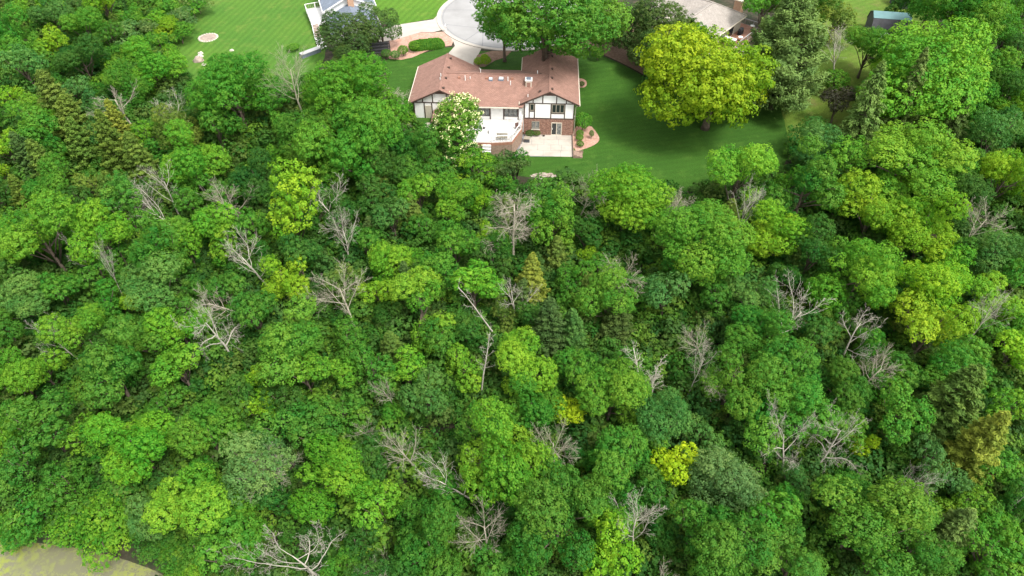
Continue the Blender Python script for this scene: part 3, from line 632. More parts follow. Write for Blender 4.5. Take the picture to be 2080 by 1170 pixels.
# fire pit, boulders, mailbox, hydrant-like stub
x, y, z = grd(423, 77); t = thing('fire_pit', 'round sandy fire pit ringed with stones on the bright lawn', 'fire pit', (x, y, z))
child('ash_bed', 'sand', MB().tube([(0, 0, -.1), (0, 0, .07)], [1.55, 1.5], 24), t)
for i in range(22):
    a = 2 * math.pi * i / 22; child('stone', 'stone', MB().dome((1.55 * math.cos(a), 1.55 * math.sin(a), 0), .24, .2, .2, 3, 7, .12, random.Random(i)), t)
for i, (a, b, s_, lb) in enumerate(((408, 109, .55, 'pale boulder standing on the lawn edge, topmost of the heap'), (407, 115.5, .6, 'white boulder in the heap below the fire pit'), (404, 124, 1.0, 'large tan boulder in the heap below the fire pit'), (415, 132, .5, 'small white boulder at the foot of the boulder heap'), (471, 103, .45, 'single white boulder on the bright lawn by the tall green tree'), (865, -2, .7, 'flat boulder on the green lawn beside the turning circle'))):
    x, y, z = grd(a, b); tag(MB().dome((x, y, z - .15), s_, s_ * .8, s_ * .95, 4, 9, .14, random.Random(40 + i)).build('boulder', 'stone' if i != 2 else 'sand'), lb, 'boulder')
x, y, z = grd(906, 66); t = thing('mailbox', 'white mailbox on a post where the two driveways meet the kerb', 'mailbox', (x, y, z))
child('post', 'white', MB().bar((0, 0, -.1), (0, 0, 1.1), .12), t); child('box', 'white', MB().box(-.12, .12, -.3, .3, 1.1, 1.38), t); child('flag', 'black', MB().box(.12, .15, -.1, .1, 1.2, 1.5), t)
x, y, z = grd(1105, 357); t = thing('rubble_mound', 'tan mound of broken stone at the lawn edge below the patio', 'rubble mound', (x, y, z)); t.scale = (.95, .5, .45)
rr = random.Random(5)
for i in range(46):
    a = rr.uniform(0, 6.28); q = rr.random() ** .6; sx, sy = 1.9 * q * math.cos(a), 1.1 * q * math.sin(a); zz = .75 * (1 - q * q)
    child('stone', 'sand' if rr.random() < .6 else 'stone', MB().dome((sx, sy, zz - .25), rr.uniform(.25, .42), rr.uniform(.22, .4), rr.uniform(.3, .45), 3, 7, .18, rr), t)

# ------------------------------------------------------------------ plants: prototype meshes
def nrmz(a): return a / np.maximum(np.linalg.norm(a, axis=-1, keepdims=True), 1e-6)
def leaf_mesh(name, C, N, size, tone, mat, aspect=.72, T=None):
    """one diamond-shaped, slightly folded leaf per row"""
    n = len(C); r = NR.normal(size=(n, 3)) if T is None else T
    t = nrmz(r - (r * N).sum(1, keepdims=True) * N); b = np.cross(N, t)
    s = size[:, None]
    v = np.empty((n, 4, 3)); v[:, 0] = C - t * s * .5; v[:, 2] = C + t * s * .5
    v[:, 1] = C + b * s * .5 * aspect + N * s * .10; v[:, 3] = C - b * s * .5 * aspect + N * s * .10
    me = bpy.data.meshes.new(name)
    me.vertices.add(4 * n); me.vertices.foreach_set('co', v.reshape(-1).astype(np.float32))
    me.loops.add(4 * n); me.loops.foreach_set('vertex_index', np.arange(4 * n, dtype=np.int32))
    me.polygons.add(n); me.polygons.foreach_set('loop_start', np.arange(0, 4 * n, 4, dtype=np.int32))
    me.update(calc_edges=True)
    a = me.attributes.new('tone', 'FLOAT', 'FACE'); a.data.foreach_set('value', np.clip(tone, -1, 1).astype(np.float32))
    me.materials.append(MT[mat] if isinstance(mat, str) else mat); me.validate(); return me
def poisson(n, rmin, gen, tries=4000):
    P = []
    for _ in range(tries):
        q = gen()
        if q is None: continue
        if all((q[0] - p[0]) ** 2 + (q[1] - p[1]) ** 2 + (q[2] - p[2]) ** 2 > rmin * rmin for p in P):
            P.append(q)
            if len(P) >= n: break
    return np.array(P)
def crown_mesh(name, a, b, nt, ts, lpt, leaf, mat='leaf', seed=0, nsub=0, zlo=-.7, core=.27, ragged=.32, reach=(.46, .80), dome=(.22, .40), droop=.45, flat=.8):
    """a crown of overlapping domes; each dome is set with leaf tufts (spacing ts), each tuft a small ball of leaves"""
    rg = np.random.default_rng(seed)
    K = nsub or int(rg.integers(7, 12)); AB = np.array([a, a, b]); SC = [np.array([0, 0, .12])]; SR = [core]; az0 = rg.uniform(0, 6.28)
    for k in range(1, K):
        az = k * 2.4 + rg.uniform(-.6, .6); el = rg.uniform(-.85, 1.15); q = rg.uniform(*reach) * (1.12 if math.cos(az - az0) > .4 else .88)
        SC.append(np.array([math.cos(az) * math.cos(el), math.sin(az) * math.cos(el), math.sin(el) * .9]) * q); SR.append(rg.uniform(*dome))
    SC = np.array(SC); SR = np.array(SR); pw = SR ** 2 / (SR ** 2).sum()
    n0 = nt * 45; kk = rg.choice(K, n0, p=pw); d = nrmz(rg.normal(size=(n0, 3)))
    q = SC[kk] + d * SR[kk][:, None] * np.array([1, 1, flat]) * (1 + rg.uniform(-ragged, ragged * .55, n0))[:, None]
    ins = (np.linalg.norm(q[:, None] - SC[None], axis=2) < SR * .8); ins[np.arange(n0), kk] = False
    ok = (d[:, 2] > zlo) & (~ins.any(1) | (rg.random(n0) < .05)); q = q[ok] * AB; d = d[ok]; kk = kk[ok]
    P = np.empty((nt, 3)); ix = []; c = 0
    for i in range(len(q)):
        if c == 0 or ((P[:c] - q[i]) ** 2).sum(1).min() > ts * ts:
            P[c] = q[i]; ix.append(i); c += 1
            if c >= nt: break
    P = P[:c]; d = nrmz(d[ix] / AB * a + np.array([0, 0, .25])); kk = kk[ix]
    tr = ts * .68 * rg.uniform(.6, 1.45, c)                    # tuft radius
    ld = nrmz(rg.normal(size=(c, lpt, 3)) + d[:, None] * .75 + np.array([0, 0, .3]))
    C = P[:, None] + ld * tr[:, None, None] * rg.uniform(.55, 1.1, (c, lpt, 1)) * np.array([1, 1, .8])
    N = nrmz(ld * .75 + d[:, None] * .45 + np.array([0, 0, .3]) + rg.normal(size=(c, lpt, 3)) * .38)
    td = rg.uniform(-1, 1, K)[kk][:, None] * .55; tt = rg.uniform(-1, 1, (c, 1)) * .35; tn = rg.uniform(-1, 1, (c, lpt)) * .4
    tone = (td + tt + tn).reshape(-1); C = C.reshape(-1, 3); N = N.reshape(-1, 3)
    T = rg.normal(size=C.shape) * .6 + np.array([0, 0, -droop])
    return leaf_mesh(name, C, N, leaf * rg.uniform(.65, 1.35, len(C)), tone, mat, .72, T), P
def trunk_mesh(name, L, b, hclear, rad, mat='bark', nlimb=11, seed=0):
    """tapered trunk from the ground (z=0) with limbs that run into the leaf masses (crown centre at z = hclear + b)"""
    rr = random.Random(seed); zc = hclear + b * .95; m_ = MB()
    lean = Vector((rr.uniform(-.5, .5), rr.uniform(-.5, .5), 0)) * b * .12
    top = zc + b * .35
    P = [Vector((0, 0, -.4)), Vector((0, 0, hclear * .5)) + lean * .3, Vector((0, 0, hclear)) + lean * .6, Vector((0, 0, zc)) + lean, Vector((0, 0, top)) + lean * 1.2]
    m_.tube(P, [rad * 1.35, rad, rad * .85, rad * .55, rad * .15], 7)
    pk = sorted(range(len(L)), key=lambda i: rr.random())[:nlimb]
    for i in pk:
        q = Vector(L[i]) + Vector((0, 0, zc)); t = rr.uniform(.0, .75)
        s = P[2].lerp(P[3], t); mdp = s.lerp(q, .5) + Vector((rr.uniform(-.4, .4), rr.uniform(-.4, .4), rr.uniform(-.1, .6)))
        m_.tube([s, mdp, q], [rad * .42, rad * .28, rad * .08], 5)
    return m_.mesh(name, mat, True)
PROTO = {}
def add_proto(kind, a, b, crown, trunk, hclear): PROTO.setdefault(kind, []).append(dict(a=a, b=b, crown=crown, trunk=trunk, hc=hclear))
def broad(kind, a, b, nt, ts, lpt, leaf, hclear, seed, **k):
    cm, L = crown_mesh('crown', a, b, nt, ts, lpt, leaf, seed=seed, **k)
    co = np.empty(len(cm.vertices) * 3, np.float32); cm.vertices.foreach_get('co', co); co = co.reshape(-1, 3)
    am = float(np.percentile(np.abs(co[:, :2]), 98.5)) * 1.02
    add_proto(kind, am, b, cm, trunk_mesh('trunk', L, b, hclear, a * .045 + .03, seed=seed), hclear)
for s in range(4): broad('b', 6.4, 6.4, 900, .70, 52, .21, 1.9, 100 + s, nsub=11 + s, reach=(.5, .9), dome=(.20, .36), ragged=.42)
for s in range(10): broad('b', 4.1, 4.6, 460, .57, 46, .18, 1.4, 110 + s, nsub=6 + s % 5, reach=(.5, .92), dome=(.22, .42), core=.28, ragged=.42)
for s in range(5): broad('b', 2.3, 2.7, 190, .46, 44, .16, .9, 120 + s, nsub=6 + s % 2)
for s in range(2): broad('f', 6.4, 5.6, 1200, .56, 34, .19, 1.9, 200 + s, nsub=18, dome=(.22, .36), reach=(.4, .72), core=.36, ragged=.4, flat=.72)
for s in range(3): broad('f', 4.0, 4.0, 560, .48, 30, .16, 1.3, 210 + s, nsub=14, dome=(.22, .36), reach=(.38, .7), core=.34, ragged=.42, flat=.75)
for s in range(3): broad('f', 2.2, 2.2, 230, .38, 22, .17, 1.3, 220 + s, nsub=9, dome=(.2, .36), ragged=.4, flat=.65)
for s in range(3): broad('t', 2.7, 4.6, 300, .58, 40, .21, 1.3, 300 + s, nsub=12, dome=(.24, .38))
broad('q', 3.2, 4.0, 460, .46, 40, .17, .7, 350, nsub=7, core=.58, dome=(.32, .46), reach=(.28, .5), ragged=.2)     # full round garden tree
for s in range(3): broad('r', 1.25, 1.1, 170, .24, 26, .12, .3, 400 + s, nsub=1, core=.9, ragged=.12, zlo=-.6)     # clipped or round garden shrubs
for s in range(2): broad('y', 4.4, 5.2, 800, .46, 34, .17, .5, 530 + s, nsub=9, dome=(.32, .46), core=.5, ragged=.22, zlo=-.75, droop=.2, flat=1.05)     # dense broad evergreens
for s in range(3): broad('w', 3.0, 2.2, 330, .46, 26, .19, .4, 420 + s, nsub=10, dome=(.22, .4), ragged=.35, zlo=-.3)     # wild bushes
def conifer(kind, R_, Hh, nb, needles, nlen, seed, droop=.15, upturn=.0, tuft=0., base=.06, power=.85, spread=.16):
    rg = np.random.default_rng(seed); C = []; N = []; T = []; TN = []
    limbs = MB(); limbs.tube([(0, 0, -.4), (0, 0, Hh * .5), (0, 0, Hh * .97)], [R_ * .07 + .04, R_ * .045 + .02, .02], 7)
    for i in range(nb):
        t = base + (1 - base) * (1 - (1 - (i + .5) / nb) ** 1.15) if False else base + (1 - base) * ((i + .5) / nb) ** 1.1
        z0 = t * Hh * .97; ln = R_ * ((1 - t) ** power) * rg.uniform(.7, 1.12) + .12
        az = i * 2.399 + rg.uniform(-.4, .4); dh = np.array([math.cos(az), math.sin(az), 0])
        k = int(needles * (.25 + .75 * ln / R_))
        s = rg.random(k) ** (.55 if not tuft else .35)
        side = np.array([-dh[1], dh[0], 0])
        up = -droop * ln * s ** 1.5 + upturn * ln * s ** 2
        wd = spread * ln * (1.05 - s) + .06 + tuft
        pos = np.array([0, 0, z0]) + dh * (ln * s)[:, None] + side * (rg.normal(size=k) * wd)[:, None]
        pos[:, 2] += up + rg.normal(size=k) * (.05 + tuft * .8) + np.abs(rg.normal(size=k)) * wd * .25
        C.append(pos)
        N.append(nrmz(np.array([0, 0, 1]) + dh * .3 + rg.normal(size=(k, 3)) * .5)); T.append(nrmz(dh * .8 + side * rg.normal(size=k)[:, None] * .7 + np.array([0, 0, upturn * 1.2 - droop]) + rg.normal(size=(k, 3)) * .3))
        TN.append(np.full(k, rg.uniform(-.5, .5)) + rg.uniform(-.4, .4, k) + (s - .5) * .3)
        limbs.tube([(0, 0, z0), tuple(np.array([0, 0, z0]) + dh * ln * .5 + np.array([0, 0, -droop * ln * .35 + upturn * ln * .25])), tuple(np.array([0, 0, z0]) + dh * ln * .92 + np.array([0, 0, (upturn * .85 - droop * .9) * ln]))], [.05 * R_ / 2, .03 * R_ / 2, .012], 4)
    C = np.concatenate(C); N = np.concatenate(N); T = np.concatenate(T); TN = np.concatenate(TN)
    cm = leaf_mesh('crown', C, N, nlen * rg.uniform(.7, 1.3, len(C)), TN, 'needle', .3, T)
    add_proto(kind, R_, Hh / 2, cm, limbs.mesh('trunk', 'bark', True), 0)
for s in range(3): conifer('c', 2.4, 7.5, 120, 150, .34, 500 + s, droop=.05, upturn=.22, spread=.2, power=.7)
for s in range(2): conifer('s', 3.2, 11, 150, 150, .34, 510 + s, droop=.28, spread=.17, power=.8)
for s in range(2): conifer('p', 6.3, 14.5, 150, 380, .42, 520 + s, droop=.0, upturn=.34, tuft=.24, spread=.22, power=.55)

# dead wood
def grow(rr, out, p, d, ln, r, lv, o):
    n = max(2, o['seg'][min(lv, len(o['seg']) - 1)]); P = [p.copy()]; Rd = [r]; q = p.copy(); dd = d.copy()
    for i in range(n):
        dd = (dd + Vector((rr.gauss(0, 1), rr.gauss(0, 1), rr.gauss(0, 1))) * o['jit'][min(lv, len(o['jit']) - 1)] + Vector((0, 0, o['up'][min(lv, len(o['up']) - 1)]))).normalized()
        q = q + dd * ln / n; P.append(q.copy()); Rd.append(max(r * (1 - (1 - o['taper']) * (i + 1) / n), o['rmin']))
    out.append((lv, P, Rd))
    if lv >= o['lv']: return
    k = o['num'][lv]; k = rr.randint(int(k * .8), int(k * 1.2) + 1)
    az0 = rr.uniform(0, 6.28)
    for j in range(k):
        t = o['s0'][lv] + (1 - o['s0'][lv]) * (j + rr.random()) / k; f = min(t * n, n - 1e-3); i = int(f)
        b0 = P[i].lerp(P[i + 1], f - i); ax = (P[i + 1] - P[i]).normalized()
        pr = ax.cross(Vector((0, 0, 1)) if abs(ax.z) < .9 else Vector((1, 0, 0))).normalized(); pr.rotate(Matrix.Rotation(az0 + j * 2.4 + rr.uniform(-.5, .5), 3, ax))
        an = math.radians(rr.uniform(*o['ang'][lv])); nd = (ax * math.cos(an) + pr * math.sin(an)).normalized()
        l2 = ln * o['len'][lv] * rr.uniform(.55, 1.15) * (1.15 - .55 * t); grow(rr, out, b0, nd, l2, max(Rd[i] * o['rad'][lv], o['rmin']), lv + 1, o)
def dead(kind, seed, trunk, r, o, mat):
    rr = random.Random(seed); out = []; grow(rr, out, Vector((0, 0, -.3)), Vector((0, 0, 1)), trunk, r, 0, o)
    a = MB(); b = MB()
    for lv, P, Rd in out: Rd = [q * (.95 if lv == 0 else .8) for q in Rd]; (a if lv == 0 else b).tube(P, Rd, 6 if lv == 0 else (5 if lv == 1 else 3))
    hh = max(q.z for _, P, _ in out for q in P); wdt = np.percentile([math.hypot(q.x, q.y) for _, P, _ in out for q in P], 96)
    PROTO.setdefault(kind, []).append(dict(a=float(wdt), h=hh, trunk=a.mesh('trunk', mat, True), crown=b.mesh('branches', mat, True)))
FAN = dict(lv=3, seg=[5, 7, 4, 2], jit=[.05, .08, .09, .1], up=[0, .05, .03, .0], taper=.3, rmin=.009, num=[11, 12, 6], s0=[.5, .2, .15], ang=[(35, 74), (20, 45), (15, 40)], len=[.66, .5, .5], rad=[.48, .30, .42])
BRUSH = dict(lv=3, seg=[6, 7, 4, 2], jit=[.06, .08, .08, .1], up=[0, -.01, -.09, -.08], taper=.3, rmin=.009, num=[16, 15, 7], s0=[.4, .15, .1], ang=[(40, 80), (25, 60), (20, 50)], len=[.5, .45, .5], rad=[.42, .30, .42])
VASE = dict(lv=3, seg=[3, 7, 4, 2], jit=[.04, .07, .1, .1], up=[0, .14, .05, .02], taper=.3, rmin=.011, num=[6, 19, 7], s0=[.25, .3, .2], ang=[(12, 34), (28, 60), (20, 50)], len=[2.6, .24, .5], rad=[.5, .28, .45])
GNARL = dict(lv=4, seg=[4, 12, 8, 5, 2], jit=[.12, .15, .18, .2, .2], up=[0, .03, .01, .02, 0], taper=.22, rmin=.009, num=[7, 9, 7, 4], s0=[.45, .2, .2, .2], ang=[(50, 86), (28, 62), (28, 62), (25, 55)], len=[1.5, .42, .45, .5], rad=[.5, .38, .38, .45])
SNAG = dict(lv=2, seg=[9, 4, 3], jit=[.04, .2, .2], up=[.02, .05, 0], taper=.2, rmin=.012, num=[15, 5], s0=[.45, .3], ang=[(35, 75), (30, 60)], len=[.16, .5], rad=[.28, .45])
OPEN = dict(lv=3, seg=[6, 7, 5, 3], jit=[.07, .14, .15, .15], up=[0, .07, .05, .02], taper=.3, rmin=.010, num=[8, 9, 6], s0=[.42, .25, .2], ang=[(25, 58), (26, 55), (22, 50)], len=[.75, .5, .5], rad=[.56, .36, .42])
for s in range(3): dead('fan', 600 + s, 6.5, .17, FAN, 'deadtan')
for s in range(2): dead('brush', 610 + s, 8.5, .18, BRUSH, 'deadtan')
for s in range(2): dead('vase', 620 + s, 2.4, .26, VASE, 'deadgrey')
for s in range(2): dead('gnarl', 630 + s, 6.0, .24, GNARL, 'bleached')
for s in range(2): dead('snag', 640 + s, 9.5, .16, SNAG, 'bleached')
for s in range(2): dead('open', 650 + s, 7.5, .17, OPEN, 'deadgrey')
for s in range(2): dead('whitened', 660 + s, 6.5, .17, OPEN, 'bleached')
for s in range(1): dead('mossy', 670 + s, 7.5, .15, FAN, 'deadgreen')

# ------------------------------------------------------------------ plants: placing
TONE = dict(Z=(.215, .335, .014), X=(.28, .43, .014), Y=(.166, .325, .018), L=(.112, .275, .020), G=(.076, .220, .021), M=(.060, .182, .020), B=(.074, .188, .038), D=(.044, .132, .018), O=(.108, .180, .028), S=(.120, .22, .058), K=(.185, .245, .032), E=(.066, .122, .028), P=(.14, .225, .052), W=(.060, .058, .034))
TW = dict(Z='bright yellow-green', X='vivid chartreuse', Y='yellow-green', L='lime-green', G='bright green', M='mid-green', B='blue-green', D='dark green', O='olive-green', S='silvery green', K='golden-olive', E='dark evergreen', P='soft olive', W='brown-leaved')
FW = dict(q='full round garden tree', b='broadleaf tree with billowing crown', f='fine-leaved tree with loose crown', t='tall narrow broadleaf tree', c='feathery cedar', s='spruce with drooping boughs', p='broad pine with upswept boughs', y='dense broad evergreen tree', r='round garden shrub', w='spreading wild bush')
NAMES = dict(q='blossom_tree', b='broadleaf_tree', f='fine_leaved_tree', t='narrow_tree', c='cedar_tree', s='spruce_tree', p='pine_tree', y='evergreen_tree', r='round_shrub', w='wild_bush')
PLACED = []                                       # x, y, radius, top
def plant(kind, x, y, z, a, tone, label=None, zs=1., rz=None, group=None, jitter=.10, tilt=0.):
    L = PROTO[kind]; L2 = sorted(L, key=lambda q: abs(math.log(q['a'] / a))); best = L2[0]['a']
    pr = R.choice([q for q in L if abs(q['a'] / best - 1) < .14]); s = a / pr['a']
    lab = label or f"{TW[tone]} {FW[kind]}"
    e = thing(NAMES[kind], lab, 'bush' if kind in 'rw' else 'tree', (x, y, z), R.uniform(0, 6.28) if rz is None else rz, group)
    q_ = R.uniform(-.13, .13) if kind != 'r' else 0; e.scale = (s * (1 + q_), s * (1 - q_), s * zs * R.uniform(.92, 1.12)); e.rotation_euler = (R.uniform(-.09, .09), R.uniform(-.09, .09), e.rotation_euler.z)
    tr = link('trunk', pr['trunk'], e); cr = link('crown', pr['crown'], e)
    if kind not in 'csp': cr.location = (0, 0, pr['hc'] + pr['b'] * .95)
    c = TONE[tone]; j = [1 + R.uniform(-jitter, jitter) for _ in range(3)]; v = 1 + R.uniform(-.12, .12)
    cr.color = (c[0] * j[0] * v, c[1] * v, c[2] * j[2] * v, 1)
    PLACED.append((x, y, a, z)); return e
def cheight(kind, a, zs):                          # crown centre over the base
    L = PROTO[kind]; q = min(L, key=lambda q: abs(math.log(q['a'] / a))); s = a / q['a'] * zs
    return s * (q['b'] if kind in 'csp' else q['hc'] + q['b'] * .95)
def at_pixel(kind, px, py, wpx, zs):
    a = 3.; x, y, z = grd(px, py, 4.)
    for _ in range(6):
        hc = cheight(kind, a, zs); x, y, z = grd(px, py, hc); d = proj(x, y, z + hc)[2]; a = wpx / 2 * d / FPX
    return x, y, z, a
# dead trees: kind, pixel of the middle of the branches, width in pixels, lean (towards right, away) in degrees, short name
DEAD = [
 ('fan', 235, 200, 95, -14, 0, 'tan leaning dead tree with swept-back twigs near the olive cedars'),
 ('open', 345, 215, 70, -25, 0, 'thin grey fallen-over dead tree below the round oak'),
 ('mossy', 590, 140, 115, -4, 0, 'tall pale dead tree standing beside the tall garden-edge tree'),
 ('fan', 487, 300, 85, 0, -38, 'tan dead crown hanging over like a fan under the tall garden-edge tree'),
 ('open', 275, 385, 95, -28, 0, 'long grey dead trunk leaning over the olive cedars'),
 ('open', 330, 385, 60, -6, 0, 'slim grey dead tree standing by the long leaning dead trunk'),
 ('fan', 425, 550, 95, -38, -10, 'grey dead tree bent over with a broom of twigs'),
 ('open', 490, 505, 85, -16, 0, 'leaning grey dead tree above the bent broom-like one'),
 ('whitened', 178, 540, 48, -5, 0, 'small pale dead tree below the billowing lime tree'),
 ('open', 248, 585, 34, 4, 0, 'little crooked dead stem beside the blue-green crown'),
 ('open', 665, 390, 80, -16, 0, 'grey dead tree with a spray of twigs on a long bare stem'),
 ('open', 700, 480, 75, 3, 0, 'grey forked dead tree with few branches'),
 ('fan', 685, 590, 115, -9, 0, 'large pale dead tree with spreading twigs beside the yellow crown'),
 ('gnarl', 445, 690, 150, -5, 0, 'bleached dead oak with thick crooked limbs in the left of the wood'),
 ('whitened', 120, 695, 75, -10, 0, 'broken white branches of a dead tree beside the yellow-green crowns'),
 ('brush', 1050, 430, 118, 3, 0, 'tall tan dead tree hung with drooping fine twigs'),
 ('fan', 1268, 497, 92, 0, -20, 'pale dead tree with twigs spread like an open fan'),
 ('mossy', 1195, 375, 95, 12, 0, 'thin greenish dying tree at the lawn edge'),
 ('brush', 1345, 425, 85, 6, 0, 'tan dead brushy tree against the yellow-green lawn-edge tree'),
 ('snag', 963, 628, 34, -22, 0, 'white leaning snag with a bare straight trunk'),
 ('whitened', 1045, 612, 78, 0, 0, 'small bright white dead tree with crooked branches'),
 ('snag', 985, 735, 40, 4, 0, 'thin white snag standing between two lime-green crowns'),
 ('open', 1520, 430, 70, 5, 0, 'pale dead twigs standing in the yellow-green tree'),
 ('open', 1615, 610, 100, 10, 0, 'dark bare branched tree in the gap under the dark green crown'),
 ('vase', 1335, 730, 100, 0, 0, 'grey dead clump of upright stems'),
 ('whitened', 1755, 675, 115, 8, 0, 'pale dead tree with fine horizontal branches beside the yellow crown'),
 ('fan', 1780, 720, 80, 14, -10, 'smaller pale dead tree below the one with horizontal branches'),
 ('open', 1990, 655, 70, 0, 0, 'dead tree forked like a V at the wood edge'),
 ('fan', 1995, 445, 85, 10, 0, 'tan dead tree in the hollow beside the yellow wood-edge tree'),
 ('gnarl', 1590, 925, 150, -6, 0, 'great bleached dead oak with crooked horizontal limbs'),
 ('gnarl', 1690, 925, 140, 8, 0, 'second half-fallen bleached dead oak beside the great one'),
 ('gnarl', 600, 1095, 200, -18, -10, 'bleached dead oak with long limbs reaching over the pond side'),
 ('brush', 585, 810, 95, 6, -35, 'brown dead brush lying between lime-green crowns'),
 ('fan', 822, 885, 80, -8, -8, 'grey dead tree with curling twigs above the dark thicket'),
 ('fan', 785, 1105, 75, -4, -15, 'grey dead tree with a whorl of twigs low in the wood'),
 ('fan', 985, 1085, 115, 0, 0, 'large tan dead tree with limbs radiating like a star'),
 ('fan', 1135, 905, 100, 3, 0, 'grey dead tree with a bare trunk and a drooping right limb'),
 ('open', 1290, 1065, 105, -5, 0, 'grey dead tree with a yellow-green tuft in its branches'),
 ('fan', 1330, 1152, 70, 5, -10, 'small grey dead tree low in the wood'),
 ('open', 1412, 770, 45, 3, 0, 'slender grey dead stem beside the upright dead clump'),
 ('fan', 755, 825, 50, -4, -25, 'small tan dead crown beside the silvery tree'),
 ('open', 890, 965, 85, -35, 0, 'grey dead limb slanting across the dark thicket'),
 ('open', 1820, 960, 70, 20, -10, 'pale dead branches poking from the broad green crown'),
 ('fan', 1480, 1035, 75, 0, -25, 'dead twigs trailing under the silvery crown'),
 ('fan', 1400, 620, 70, -10, -25, 'grey low dead tree beside the rust-coloured branch'),
 ('fan', 1440, 665, 75, 12, -30, 'grey tangle of dead twigs under the bright green crown'),
 ('open', 2062, 1040, 50, 10, 0, 'pale crooked dead tree at the right edge of the wood'),
 ('brush', 792, 205, 78, 6, 0, 'grey dead tree with hanging twigs in front of the big tree by the house'),
 ('fan', 795, 770, 45, -3, -15, 'small drooping dead crown among the mid-green trees'),
 ('fan', 985, 860, 50, 12, -25, 'small grey dead crown behind the large lime-green tree'),
 ('open', 1700, 75, 75, -15, 0, 'grey dead limbs arching from the garden bush by the pine'),
]
LM = []; DP = []
for kind, px, py, wp, lx, ly, lab in DEAD:
    L = PROTO[kind]; pr = R.choice(L); s = 1.
    for _ in range(5):
        x, y, z = grd(px, py, .78 * pr['h'] * s); d = proj(x, y, z + .78 * pr['h'] * s)[2]; s = wp / 2 * d / FPX / (pr['a'] * .85)
    zsc = min(max(s, 1.0), 1.6)
    if kind == 'snag': s = .8; zsc = 1.15
    if kind == 'gnarl': zsc = max(zsc, 1.35)
    off_ = .78 * pr['h'] * zsc; bx = x - off_ * math.sin(math.radians(lx)) * .9; by = y + off_ * math.sin(math.radians(-ly)) * -.9
    bz = float(hgt(bx, by))
    e = thing('dead_tree', lab, 'dead tree', (bx, by, bz)); e.rotation_euler = (math.radians(-ly), math.radians(lx), R.uniform(0, 6.28)) if kind not in ('vase',) else (0, 0, 0)
    e.rotation_euler = (Matrix.Rotation(math.radians(lx), 3, 'Y') @ Matrix.Rotation(math.radians(-ly), 3, 'X') @ Matrix.Rotation(R.uniform(0, 6.28), 3, 'Z')).to_euler()
    e.scale = (s, s, zsc); link('trunk', pr['trunk'], e); link('branches', pr['crown'], e)
    LM.append((x, y, lab)); DP.append((px, py, wp, proj(bx, by, bz + 5)[2])); PLACED.append((bx, by, 1.0, bz))

